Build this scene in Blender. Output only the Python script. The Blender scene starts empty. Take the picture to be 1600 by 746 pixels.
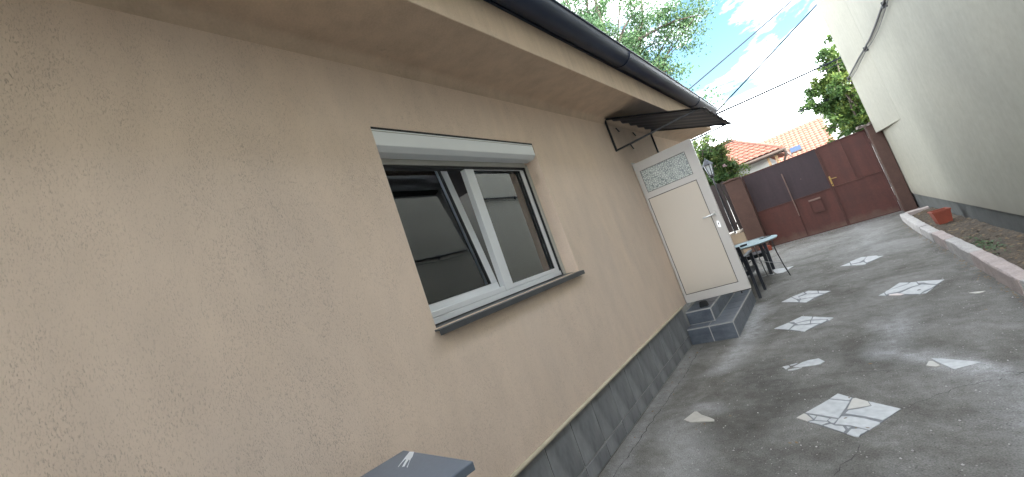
import bpy, bmesh, math, random
import numpy as np
from mathutils import Vector, Matrix, Quaternion, noise as mnoise

# ------------------------------------------------------------------ scene, camera, light
S = bpy.context.scene
COL = S.collection
R = math.radians
random.seed(7)

def cam_axes(yaw, pitch, roll):
    cy, sy, cp, sp = math.cos(yaw), math.sin(yaw), math.cos(pitch), math.sin(pitch)
    f = Vector((-sy*cp, cy*cp, sp)); r = Vector((cy, sy, 0)); u = r.cross(f)
    c, s = math.cos(roll), math.sin(roll)
    return r*c+u*s, u*c-r*s, f
cd = bpy.data.cameras.new('camera'); cam = bpy.data.objects.new('camera', cd); COL.objects.link(cam)
cd.sensor_width = 36.0; cd.lens = 632.34/1600*36; cd.clip_start = 0.05; cd.clip_end = 2000
r_, u_, f_ = cam_axes(0.648015, 0.0998517, -0.341134)
cam.matrix_world = Matrix(((r_.x, u_.x, -f_.x, 0), (r_.y, u_.y, -f_.y, 0), (r_.z, u_.z, -f_.z, 1.5), (0, 0, 0, 1)))
S.camera = cam

SKY_OFF = (2, 8, 3)
SUN_EL, SUN_AZ = R(36), R(118)          # azimuth from +Y towards +X
W = bpy.data.worlds.new('World'); S.world = W; W.use_nodes = True
wn, wl = W.node_tree.nodes, W.node_tree.links
bg = wn['Background']; bg.inputs[1].default_value = 0.05
sky = wn.new('ShaderNodeTexSky'); sky.sky_type = 'NISHITA'; sky.sun_disc = False
sky.sun_elevation = SUN_EL; sky.sun_rotation = SUN_AZ; sky.dust_density = 0.6; sky.ozone_density = 1.2
tc = wn.new('ShaderNodeTexCoord'); mp = wn.new('ShaderNodeMapping'); mp.inputs['Scale'].default_value = (1, 1, 2.6)
nz = wn.new('ShaderNodeTexNoise'); nz.inputs['Scale'].default_value = 2.4; nz.inputs['Detail'].default_value = 7; nz.inputs['Roughness'].default_value = .58; nz.inputs['Distortion'].default_value = .4
rp = wn.new('ShaderNodeValToRGB'); rp.color_ramp.elements[0].position = .46; rp.color_ramp.elements[1].position = .92
mx = wn.new('ShaderNodeMix'); mx.data_type = 'RGBA'; mx.inputs['B'].default_value = (47, 47.5, 48.5, 1)
wl.new(tc.outputs['Generated'], mp.inputs[0]); wl.new(mp.outputs[0], nz.inputs['Vector']); 

sx = wn.new('ShaderNodeSeparateXYZ'); wl.new(tc.outputs['Generated'], sx.inputs[0])
hb = wn.new('ShaderNodeMapRange'); hb.inputs['From Min'].default_value = .06; hb.inputs['From Max'].default_value = .30; hb.inputs['To Min'].default_value = .22; hb.inputs['To Max'].default_value = 0
wl.new(sx.outputs['Z'], hb.inputs[0]); ad = wn.new('ShaderNodeMath'); ad.operation = 'ADD'; wl.new(nz.outputs['Fac'], ad.inputs[0]); wl.new(hb.outputs[0], ad.inputs[1]); wl.new(ad.outputs[0], rp.inputs[0])
mp.inputs['Location'].default_value = SKY_OFF
wl.new(rp.outputs[0], mx.inputs['Factor']); tn_ = wn.new('ShaderNodeMix'); tn_.data_type = 'RGBA'; tn_.blend_type = 'MULTIPLY'; tn_.inputs['Factor'].default_value = 1; tn_.inputs['B'].default_value = (.58, .70, .64, 1)
wl.new(sky.outputs[0], tn_.inputs['A']); wl.new(tn_.outputs['Result'], mx.inputs['A']); wl.new(mx.outputs['Result'], bg.inputs[0])

sd = bpy.data.lights.new('sun', 'SUN'); sun = bpy.data.objects.new('sun', sd); COL.objects.link(sun)
sd.energy = 2.0; sd.angle = R(.5); sd.color = (1, .94, .85)
sdir = Vector((math.sin(SUN_AZ)*math.cos(SUN_EL), math.cos(SUN_AZ)*math.cos(SUN_EL), math.sin(SUN_EL)))
sun.rotation_euler = sdir.to_track_quat('Z', 'Y').to_euler(); sun.location = (6, 5, 12)
vs = S.view_settings; vs.view_transform = 'Standard'; vs.look = 'None'; vs.gamma = 1; vs.exposure = 3.62

# ------------------------------------------------------------------ materials
def mat(name, col, rough=.6, metal=0, var=0., vscale=3., grain=0., gscale=60., bump=0., bscale=80., bdist=.003, stretch=(1, 1, 1), col2=None, spec=.5, coords='Object', streak=0., splash=None, spots=None):
    m = bpy.data.materials.new(name); m.use_nodes = True
    n, l = m.node_tree.nodes, m.node_tree.links; p = n['Principled BSDF']
    p.inputs['Roughness'].default_value = rough; p.inputs['Metallic'].default_value = metal
    p.inputs['Specular IOR Level'].default_value = spec
    t = n.new('ShaderNodeTexCoord'); mpn = n.new('ShaderNodeMapping'); mpn.inputs['Scale'].default_value = stretch
    l.new(t.outputs[coords], mpn.inputs[0])
    c2 = col2 or tuple(c*(1-var) for c in col)
    a = n.new('ShaderNodeTexNoise'); a.inputs['Scale'].default_value = vscale; a.inputs['Detail'].default_value = 6; a.inputs['Roughness'].default_value = .6
    l.new(mpn.outputs[0], a.inputs['Vector'])
    rr = n.new('ShaderNodeValToRGB'); rr.color_ramp.elements[0].position = .32; rr.color_ramp.elements[1].position = .68
    rr.color_ramp.elements[0].color = (*c2, 1); rr.color_ramp.elements[1].color = (*col, 1)
    l.new(a.outputs['Fac'], rr.inputs[0]); out = rr.outputs[0]
    if grain:
        g = n.new('ShaderNodeTexNoise'); g.inputs['Scale'].default_value = gscale; g.inputs['Detail'].default_value = 3
        l.new(mpn.outputs[0], g.inputs['Vector'])
        mr = n.new('ShaderNodeMapRange'); mr.inputs['From Min'].default_value = .3; mr.inputs['From Max'].default_value = .7
        mr.inputs['To Min'].default_value = 1-grain; mr.inputs['To Max'].default_value = 1+grain; l.new(g.outputs['Fac'], mr.inputs[0])
        mm = n.new('ShaderNodeMix'); mm.data_type = 'RGBA'; mm.blend_type = 'MULTIPLY'; mm.inputs['Factor'].default_value = 1
        l.new(out, mm.inputs['A']); l.new(mr.outputs[0], mm.inputs['B']); out = mm.outputs['Result']
    def mul(o_, fac_socket):
        q = n.new('ShaderNodeMix'); q.data_type = 'RGBA'; q.blend_type = 'MULTIPLY'; q.inputs['Factor'].default_value = 1
        l.new(o_, q.inputs['A']); l.new(fac_socket, q.inputs['B']); return q.outputs['Result']
    if streak:      # rain streaks: soft vertical marks
        m2 = n.new('ShaderNodeMapping'); m2.inputs['Scale'].default_value = (5, 5, .45); l.new(t.outputs[coords], m2.inputs[0])
        g2 = n.new('ShaderNodeTexNoise'); g2.inputs['Scale'].default_value = 1.6; g2.inputs['Detail'].default_value = 7; g2.inputs['Roughness'].default_value = .65; l.new(m2.outputs[0], g2.inputs['Vector'])
        r2 = n.new('ShaderNodeMapRange'); r2.inputs['From Min'].default_value = .34; r2.inputs['From Max'].default_value = .62; r2.inputs['To Min'].default_value = 1-streak; r2.inputs['To Max'].default_value = 1.02; l.new(g2.outputs['Fac'], r2.inputs[0])
        out = mul(out, r2.outputs[0])
    if splash:      # mud splashed on the lowest part: (z, height, colour, amount)
        sx_ = n.new('ShaderNodeSeparateXYZ'); l.new(t.outputs[coords], sx_.inputs[0])
        g3 = n.new('ShaderNodeTexNoise'); g3.inputs['Scale'].default_value = 3.5; g3.inputs['Detail'].default_value = 8; g3.inputs['Roughness'].default_value = .7; l.new(t.outputs[coords], g3.inputs['Vector'])
        w3 = n.new('ShaderNodeMath'); w3.operation = 'MULTIPLY_ADD'; w3.inputs[1].default_value = -splash[1]*2.4; l.new(g3.outputs['Fac'], w3.inputs[0]); l.new(sx_.outputs['Z'], w3.inputs[2])
        r3 = n.new('ShaderNodeMapRange'); r3.inputs['From Min'].default_value = splash[0]-splash[1]*1.2; r3.inputs['From Max'].default_value = splash[0]-splash[1]*.2; r3.inputs['To Min'].default_value = splash[3]; r3.inputs['To Max'].default_value = 0; l.new(w3.outputs[0], r3.inputs[0])
        q = n.new('ShaderNodeMix'); q.data_type = 'RGBA'; q.inputs['B'].default_value = (*splash[2], 1); l.new(r3.outputs[0], q.inputs['Factor']); l.new(out, q.inputs['A']); out = q.outputs['Result']
    if spots:       # rust or dirt blotches: (scale, threshold, colour)
        g4 = n.new('ShaderNodeTexNoise'); g4.inputs['Scale'].default_value = spots[0]; g4.inputs['Detail'].default_value = 8; g4.inputs['Roughness'].default_value = .72; l.new(t.outputs[coords], g4.inputs['Vector'])
        r4 = n.new('ShaderNodeMapRange'); r4.inputs['From Min'].default_value = spots[1]; r4.inputs['From Max'].default_value = spots[1]+.09; r4.inputs['To Max'].default_value = .75; l.new(g4.outputs['Fac'], r4.inputs[0])
        q = n.new('ShaderNodeMix'); q.data_type = 'RGBA'; q.inputs['B'].default_value = (*spots[2], 1); l.new(r4.outputs[0], q.inputs['Factor']); l.new(out, q.inputs['A']); out = q.outputs['Result']
    l.new(out, p.inputs['Base Color'])
    if bump:
        b = n.new('ShaderNodeTexNoise'); b.inputs['Scale'].default_value = bscale; b.inputs['Detail'].default_value = 5
        l.new(mpn.outputs[0], b.inputs['Vector'])
        bn = n.new('ShaderNodeBump'); bn.inputs['Strength'].default_value = bump; bn.inputs['Distance'].default_value = bdist
        l.new(b.outputs['Fac'], bn.inputs['Height']); l.new(bn.outputs[0], p.inputs['Normal'])
    return m

def plaster_mat(name, col, col2):
    """rubbed render: short vertical worm grooves, rougher in some places than others, faint dirty patches"""
    m = bpy.data.materials.new(name); m.use_nodes = True
    n, l = m.node_tree.nodes, m.node_tree.links; p = n['Principled BSDF']; p.inputs['Roughness'].default_value = .93; p.inputs['Specular IOR Level'].default_value = .2
    t = n.new('ShaderNodeTexCoord')
    def noi(scale, st, det=4, dist=0., rough=.55):
        mpn = n.new('ShaderNodeMapping'); mpn.inputs['Scale'].default_value = st; l.new(t.outputs['Object'], mpn.inputs[0])
        a = n.new('ShaderNodeTexNoise'); a.inputs['Scale'].default_value = scale; a.inputs['Detail'].default_value = det; a.inputs['Distortion'].default_value = dist; a.inputs['Roughness'].default_value = rough
        l.new(mpn.outputs[0], a.inputs['Vector']); return a.outputs['Fac']
    def mr(x, a, b, c, d):
        q = n.new('ShaderNodeMapRange'); q.inputs['From Min'].default_value = a; q.inputs['From Max'].default_value = b; q.inputs['To Min'].default_value = c; q.inputs['To Max'].default_value = d
        l.new(x, q.inputs[0]); return q.outputs[0]
    def ma(op, x, y):
        q = n.new('ShaderNodeMath'); q.operation = op
        for i, v in enumerate((x, y)):
            if isinstance(v, (int, float)): q.inputs[i].default_value = v
            else: l.new(v, q.inputs[i])
        return q.outputs[0]
    groove = mr(noi(1, (330, 330, 105), 3, .6), .545, .67, 0, 1)
    dens = ma('MULTIPLY', mr(noi(1.6, (1, 1, .6), 5), .33, .66, .45, 1), mr(noi(9, (1.6, 1.6, .7), 4, .5), .34, .60, .42, 1))
    g = ma('MULTIPLY', groove, dens)
    fine = noi(1, (210, 210, 120), 3)
    h = ma('SUBTRACT', ma('MULTIPLY', fine, ma('MULTIPLY', dens, .45)), g)
    rr = n.new('ShaderNodeMix'); rr.data_type = 'RGBA'; rr.inputs['A'].default_value = (*col, 1); rr.inputs['B'].default_value = (*col2, 1)
    l.new(mr(noi(1.1, (1, 1, .5), 6, .5, .62), .35, .7, 0, 1), rr.inputs['Factor'])
    mm = n.new('ShaderNodeMix'); mm.data_type = 'RGBA'; mm.blend_type = 'MULTIPLY'; mm.inputs['Factor'].default_value = 1
    l.new(rr.outputs['Result'], mm.inputs['A']); l.new(mr(g, 0, 1, 1, .70), mm.inputs['B'])  # shade inside the grooves painted into the base colour, on top of the bump
    m2 = n.new('ShaderNodeMix'); m2.data_type = 'RGBA'; m2.blend_type = 'MULTIPLY'; m2.inputs['Factor'].default_value = 1
    l.new(mm.outputs['Result'], m2.inputs['A']); l.new(mr(noi(6, (1, 1, .35), 5), .3, .75, .95, 1.04), m2.inputs['B'])
    l.new(m2.outputs['Result'], p.inputs['Base Color'])
    bn = n.new('ShaderNodeBump'); bn.inputs['Strength'].default_value = .9; bn.inputs['Distance'].default_value = .0024
    l.new(h, bn.inputs['Height']); l.new(bn.outputs[0], p.inputs['Normal'])
    return m

def yard_mat():
    m = bpy.data.materials.new('old_concrete'); m.use_nodes = True
    n, l = m.node_tree.nodes, m.node_tree.links; p = n['Principled BSDF']; p.inputs['Roughness'].default_value = .9; p.inputs['Specular IOR Level'].default_value = .3
    t = n.new('ShaderNodeTexCoord')
    def noi(scale, det=5, rough=.6, dist=0.):
        a = n.new('ShaderNodeTexNoise'); a.inputs['Scale'].default_value = scale; a.inputs['Detail'].default_value = det; a.inputs['Roughness'].default_value = rough; a.inputs['Distortion'].default_value = dist
        l.new(t.outputs['Object'], a.inputs['Vector']); return a.outputs['Fac']
    def mr(x, a, b, c, d):
        q = n.new('ShaderNodeMapRange'); q.inputs['From Min'].default_value = a; q.inputs['From Max'].default_value = b; q.inputs['To Min'].default_value = c; q.inputs['To Max'].default_value = d
        l.new(x, q.inputs[0]); return q.outputs[0]
    def mixc(f, a, b, mode='MIX'):
        q = n.new('ShaderNodeMix'); q.data_type = 'RGBA'; q.blend_type = mode
        for k, v in (('Factor', f), ('A', a), ('B', b)):
            if isinstance(v, (int, float)): q.inputs[k].default_value = v
            elif isinstance(v, tuple): q.inputs[k].default_value = (*v, 1)
            else: l.new(v, q.inputs[k])
        return q.outputs['Result']
    def ma(op, x, y):
        q = n.new('ShaderNodeMath'); q.operation = op
        for i, v in enumerate((x, y)):
            if isinstance(v, (int, float)): q.inputs[i].default_value = v
            else: l.new(v, q.inputs[i])
        return q.outputs[0]
    base = mixc(mr(noi(1.3, 7, .65, .6), .36, .64, 0, 1), (.132, .127, .114), (.25, .247, .235))
    base = mixc(mr(noi(9, 5, .7), .3, .72, 0, 1), base, mixc(1., base, (.62, .60, .57), 'MULTIPLY'))
    at = n.new('ShaderNodeAttribute'); at.attribute_name = 'dust'
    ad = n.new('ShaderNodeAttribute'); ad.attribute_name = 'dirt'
    brk = mr(noi(14, 6, .7), .3, .65, .25, 1)
    base = mixc(ma('MULTIPLY', at.outputs['Fac'], brk), base, (.44, .445, .45))
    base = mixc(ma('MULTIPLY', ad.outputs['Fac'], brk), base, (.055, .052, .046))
    sp = n.new('ShaderNodeTexVoronoi'); sp.inputs['Scale'].default_value = 55; l.new(t.outputs['Object'], sp.inputs['Vector'])
    vf = mr(sp.outputs['Distance'], .10, .26, 1, 0)
    pick = n.new('ShaderNodeSeparateColor'); l.new(sp.outputs['Color'], pick.inputs[0])
    lightp = ma('MULTIPLY', vf, mr(pick.outputs[0], .80, .82, 0, .55))
    darkp = ma('MULTIPLY', vf, mr(pick.outputs[1], .72, .74, 0, .6))
    base = mixc(lightp, base, (.48, .47, .44)); base = mixc(darkp, base, (.04, .038, .034))
    fg = noi(120, 4, .7)
    base = mixc(1., base, mixc(mr(fg, .3, .7, 0, 1), (.55, .55, .55), (1.38, 1.38, 1.38)), 'MULTIPLY')
    l.new(base, p.inputs['Base Color'])
    hh = ma('ADD', ma('MULTIPLY', fg, .5), ma('MULTIPLY', noi(28, 6, .7), 1.0)); hh = ma('SUBTRACT', hh, ma('MULTIPLY', darkp, 1.0))
    bn = n.new('ShaderNodeBump'); bn.inputs['Strength'].default_value = .9; bn.inputs['Distance'].default_value = .009
    l.new(hh, bn.inputs['Height']); l.new(bn.outputs[0], p.inputs['Normal'])
    return m

def glass_mat(name, tint=(.93, .96, .95), refl=1.6):
    m = bpy.data.materials.new(name); m.use_nodes = True
    n, l = m.node_tree.nodes, m.node_tree.links; n.remove(n['Principled BSDF'])
    tr = n.new('ShaderNodeBsdfTransparent'); tr.inputs[0].default_value = (*tint, 1)
    gl = n.new('ShaderNodeBsdfGlossy'); gl.inputs['Roughness'].default_value = .012; gl.inputs[0].default_value = (.95, .97, 1, 1)
    nzn = n.new('ShaderNodeTexNoise'); nzn.inputs['Scale'].default_value = 2.2
    bn = n.new('ShaderNodeBump'); bn.inputs['Strength'].default_value = .12; bn.inputs['Distance'].default_value = .004; l.new(nzn.outputs['Fac'], bn.inputs['Height']); l.new(bn.outputs[0], gl.inputs['Normal'])
    fr = n.new('ShaderNodeFresnel'); fr.inputs[0].default_value = refl
    mxn = n.new('ShaderNodeMixShader'); l.new(fr.outputs[0], mxn.inputs[0]); l.new(tr.outputs[0], mxn.inputs[1]); l.new(gl.outputs[0], mxn.inputs[2])
    l.new(mxn.outputs[0], n['Material Output'].inputs[0]); return m

def pattern_glass_mat():
    m = mat('ornament_glass', (.56, .62, .60), .25, var=.1)
    n, l = m.node_tree.nodes, m.node_tree.links; p = n['Principled BSDF']
    t = n.new('ShaderNodeTexCoord'); v = n.new('ShaderNodeTexVoronoi'); v.feature = 'DISTANCE_TO_EDGE'; v.inputs['Scale'].default_value = 42
    l.new(t.outputs['Object'], v.inputs['Vector'])
    r = n.new('ShaderNodeValToRGB'); r.color_ramp.elements[0].position = .02; r.color_ramp.elements[1].position = .16
    r.color_ramp.elements[0].color = (.20, .24, .25, 1); r.color_ramp.elements[1].color = (.80, .85, .80, 1)
    l.new(v.outputs['Distance'], r.inputs[0]); l.new(r.outputs[0], p.inputs['Base Color'])
    bn = n.new('ShaderNodeBump'); bn.inputs['Strength'].default_value = .8; bn.inputs['Distance'].default_value = .004
    l.new(v.outputs['Distance'], bn.inputs['Height']); l.new(bn.outputs[0], p.inputs['Normal'])
    p.inputs['Transmission Weight'].default_value = .25
    return m

def leaf_mat(name, a, b, c):
    m = bpy.data.materials.new(name); m.use_nodes = True
    n, l = m.node_tree.nodes, m.node_tree.links; p = n['Principled BSDF']; p.inputs['Roughness'].default_value = .5; p.inputs['Specular IOR Level'].default_value = .35
    at = n.new('ShaderNodeAttribute'); at.attribute_name = 'tone'
    r = n.new('ShaderNodeValToRGB'); e = r.color_ramp.elements; e[0].color = (*a, 1); e[1].color = (*c, 1); k = e.new(.5); k.color = (*b, 1)
    l.new(at.outputs['Fac'], r.inputs[0]); l.new(r.outputs[0], p.inputs['Base Color'])
    tl = n.new('ShaderNodeBsdfTranslucent'); l.new(r.outputs[0], tl.inputs[0])
    ms = n.new('ShaderNodeMixShader'); ms.inputs[0].default_value = .42
    l.new(p.outputs[0], ms.inputs[1]); l.new(tl.outputs[0], ms.inputs[2]); l.new(ms.outputs[0], n['Material Output'].inputs[0])
    return m

M = {}
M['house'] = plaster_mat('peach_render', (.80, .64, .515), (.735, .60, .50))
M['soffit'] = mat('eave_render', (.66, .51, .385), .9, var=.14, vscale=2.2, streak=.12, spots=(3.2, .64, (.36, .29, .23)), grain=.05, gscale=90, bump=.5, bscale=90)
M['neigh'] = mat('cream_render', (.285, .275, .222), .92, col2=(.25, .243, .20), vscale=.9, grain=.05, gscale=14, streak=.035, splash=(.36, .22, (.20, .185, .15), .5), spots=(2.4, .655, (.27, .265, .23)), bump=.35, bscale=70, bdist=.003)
M['neigh_base'] = mat('dark_plinth_render', (.095, .10, .095), .9, var=.35, vscale=3, bump=.6, bscale=50, bdist=.004)
M['ptile'] = mat('plinth_tile', (.30, .305, .315), .42, col2=(.10, .105, .115), vscale=4, stretch=(1, 1, .5), grain=.05, gscale=30)
M['ptile2'] = mat('plinth_tile_b', (.27, .275, .285), .45, col2=(.12, .125, .135), vscale=6, stretch=(1, 1, .5), grain=.05, gscale=30)
M['grout'] = mat('tile_grout', (.48, .475, .46), .9, var=.2, vscale=20)
M['stile'] = mat('step_tile', (.15, .17, .20), .34, col2=(.085, .10, .125), vscale=7, grain=.08, gscale=40, stretch=(1, 1, 2))
M['trim'] = mat('tile_trim_plastic', (.52, .46, .34), .5, var=.22, vscale=6)
M['white'] = mat('white_pvc', (.80, .82, .85), .32, var=.05, vscale=4, spec=.5)
M['box'] = mat('shutter_aluminium', (.82, .85, .88), .35, var=.05, vscale=2)
M['guide'] = mat('aged_guide_rail', (.50, .49, .45), .45, var=.12, vscale=6)
M['seal'] = mat('black_rubber', (.015, .016, .018), .6)
M['sill'] = mat('graphite_sill', (.085, .088, .095), .4, metal=.3, var=.25, vscale=8)
M['glass'] = glass_mat('window_glass', refl=1.8)
M['glassr'] = glass_mat('fixed_window_glass', refl=2.9)
M['opglass'] = pattern_glass_mat()
M['door'] = mat('cream_door_pvc', (.64, .57, .485), .42, var=.03, vscale=1.2, splash=(.10, .2, (.48, .44, .38), .35))
M['doorf'] = mat('door_frame_pvc', (.60, .57, .54), .4, var=.04, vscale=3)
M['groove'] = mat('door_gasket', (.09, .085, .08), .7)
M['handle'] = mat('satin_aluminium', (.62, .62, .63), .3, metal=.9)
M['awn'] = mat('awning_sheet', (.010, .019, .050), .45, metal=.3, var=.3, vscale=4)
M['blackm'] = mat('black_painted_steel', (.02, .022, .027), .45, metal=.2, var=.3, vscale=9)
M['gutter'] = mat('anthracite_gutter', (.014, .028, .072), .42, metal=.2, var=.25, vscale=3)
M['roof'] = mat('dark_roof_sheet', (.02, .032, .06), .45, metal=.3, var=.3, vscale=3)
M['gate'] = mat('red_oxide_sheet', (.082, .021, .014), .65, col2=(.062, .018, .013), vscale=2.5, grain=.12, gscale=25, bump=.35, bscale=4, bdist=.03, streak=.22, splash=(.0, .20, (.12, .085, .065), .6), spots=(7, .66, (.16, .06, .03)))
M['gated'] = mat('dark_purple_sheet', (.034, .018, .023), .65, col2=(.026, .015, .020), vscale=2.5, grain=.1, gscale=25, bump=.35, bscale=4, bdist=.03, streak=.25, spots=(7, .67, (.10, .06, .05)))
M['gatef'] = mat('brown_steel_frame', (.07, .024, .018), .75, var=.3, vscale=8)
M['post'] = mat('brown_painted_render', (.075, .038, .028), .8, var=.25, vscale=4, grain=.1, bump=.5, bscale=40, bdist=.004)
M['cap'] = mat('rough_mortar', (.17, .14, .12), .95, var=.35, vscale=12, bump=.8, bscale=30, bdist=.01)
M['rod'] = mat('dull_brown_rod', (.20, .13, .11), .5, metal=.3, var=.3, vscale=12)
M['brass'] = mat('brass', (.34, .22, .08), .4, metal=.9, var=.2, vscale=20)
M['picket'] = mat('dark_stained_wood', (.030, .020, .020), .6, var=.4, vscale=6, stretch=(8, 8, 1))
M['beige'] = mat('beige_wall_render', (.30, .235, .165), .9, var=.2, vscale=4, bump=.5, bscale=40)
M['stone'] = mat('pale_field_stone', (.42, .37, .31), .85, var=.3, vscale=12, bump=.6, bscale=30, bdist=.006)
M['kerb'] = mat('kerb_concrete', (.44, .42, .40), .9, col2=(.31, .295, .285), vscale=7, grain=.14, gscale=60, bump=.8, bscale=45, bdist=.006)
M['kerbp'] = mat('kerb_concrete_pink', (.42, .35, .325), .9, col2=(.32, .275, .26), vscale=7, grain=.14, gscale=60, bump=.8, bscale=45, bdist=.006)
M['soil'] = mat('dry_soil', (.115, .088, .062), .95, col2=(.055, .045, .034), vscale=9, grain=.35, gscale=70, bump=1, bscale=35, bdist=.02)
M['leafd'] = mat('dry_leaf', (.22, .15, .08), .8, var=.5, vscale=8)
M['weed'] = mat('weed_green', (.05, .11, .03), .6, var=.4, vscale=20)
M['terra'] = mat('orange_plastic', (.26, .055, .028), .6, var=.3, vscale=8)
M['marble'] = mat('white_marble', (.44, .45, .45), .5, col2=(.34, .35, .36), vscale=6, grain=.12, gscale=22, spots=(14, .63, (.30, .29, .27)))
M['marble2'] = mat('cream_marble', (.45, .43, .385), .5, col2=(.37, .355, .33), vscale=5, grain=.05, gscale=30)
M['marblep'] = mat('stained_marble', (.60, .50, .48), .45, col2=(.50, .44, .42), vscale=7)
M['mortar'] = mat('inlay_mortar', (.20, .21, .22), .9, var=.3, vscale=14)
M['yard'] = yard_mat()
M['crack'] = mat('crack_dark', (.035, .033, .03), .95)
M['chair'] = mat('dark_plastic', (.018, .022, .032), .4, var=.2, vscale=8)
M['tglass'] = mat('frosted_table_glass', (.50, .66, .72), .22, var=.06, vscale=3, spec=.5)
M['chrome'] = mat('grey_tube_steel', (.30, .30, .30), .35, metal=.8, var=.2, vscale=10)
M['chromed'] = mat('dark_tube_steel', (.10, .10, .11), .35, metal=.8, var=.2, vscale=10)
M['cab'] = mat('grey_cabinet_paint', (.12, .145, .18), .42, col2=(.105, .125, .16), vscale=4, grain=.05, gscale=60, bump=.06, bscale=120)
M['cabd'] = mat('dark_cabinet_paint', (.07, .085, .11), .45, var=.15, vscale=5)
M['tape'] = mat('silver_tape', (.72, .76, .80), .3, metal=.2, var=.1, vscale=30)
M['cable'] = mat('black_cable', (.025, .027, .03), .6)
M['wire'] = mat('overhead_cable', (.035, .04, .05), 1.0, spec=0.)
M['road'] = mat('street_asphalt', (.055, .055, .055), .9, var=.3, vscale=1, bump=.4, bscale=40)
M['rtile'] = mat('clay_roof_tile', (.235, .10, .068), .8, col2=(.17, .072, .05), vscale=1.6, grain=.2, gscale=9)
M['rtile2'] = mat('orange_roof_tile', (.225, .10, .068), .8, col2=(.175, .078, .053), vscale=1.6, grain=.16, gscale=9)
M['fwall'] = mat('grey_board_wall', (.42, .43, .42), .8, var=.15, vscale=2, grain=.06)
M['wood'] = mat('pale_beam_wood', (.45, .30, .16), .7, var=.3, vscale=4, stretch=(6, 6, 1))
M['dwood'] = mat('dark_fascia_wood', (.07, .05, .04), .7, var=.3, vscale=4)
M['skyl'] = mat('skylight_glass', (.03, .05, .10), .5, spec=.1)
M['bark'] = mat('bark', (.10, .08, .065), .9, var=.4, vscale=9, stretch=(1, 1, .3), bump=.8, bscale=20, bdist=.01)
M['leaf1'] = leaf_mat('locust_leaf', (.05, .10, .05), (.075, .15, .065), (.12, .20, .08))
M['leaf2'] = leaf_mat('bright_leaf', (.04, .09, .035), (.09, .16, .04), (.22, .26, .06))
M['leaf3'] = leaf_mat('shrub_leaf', (.035, .08, .03), (.075, .14, .04), (.20, .22, .06))
M['bloom'] = mat('pink_blossom', (.60, .42, .44), .6, var=.25, vscale=9)
M['lampg'] = mat('lantern_glass', (.36, .40, .42), .25, var=.1)
M['room'] = mat('room_wall', (.16, .16, .15), .9, var=.15)
M['curtain'] = mat('brown_curtain', (.16, .115, .075), .8, var=.3, vscale=5)
M['wpl'] = mat('white_plastic', (.6, .6, .56), .5)

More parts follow.
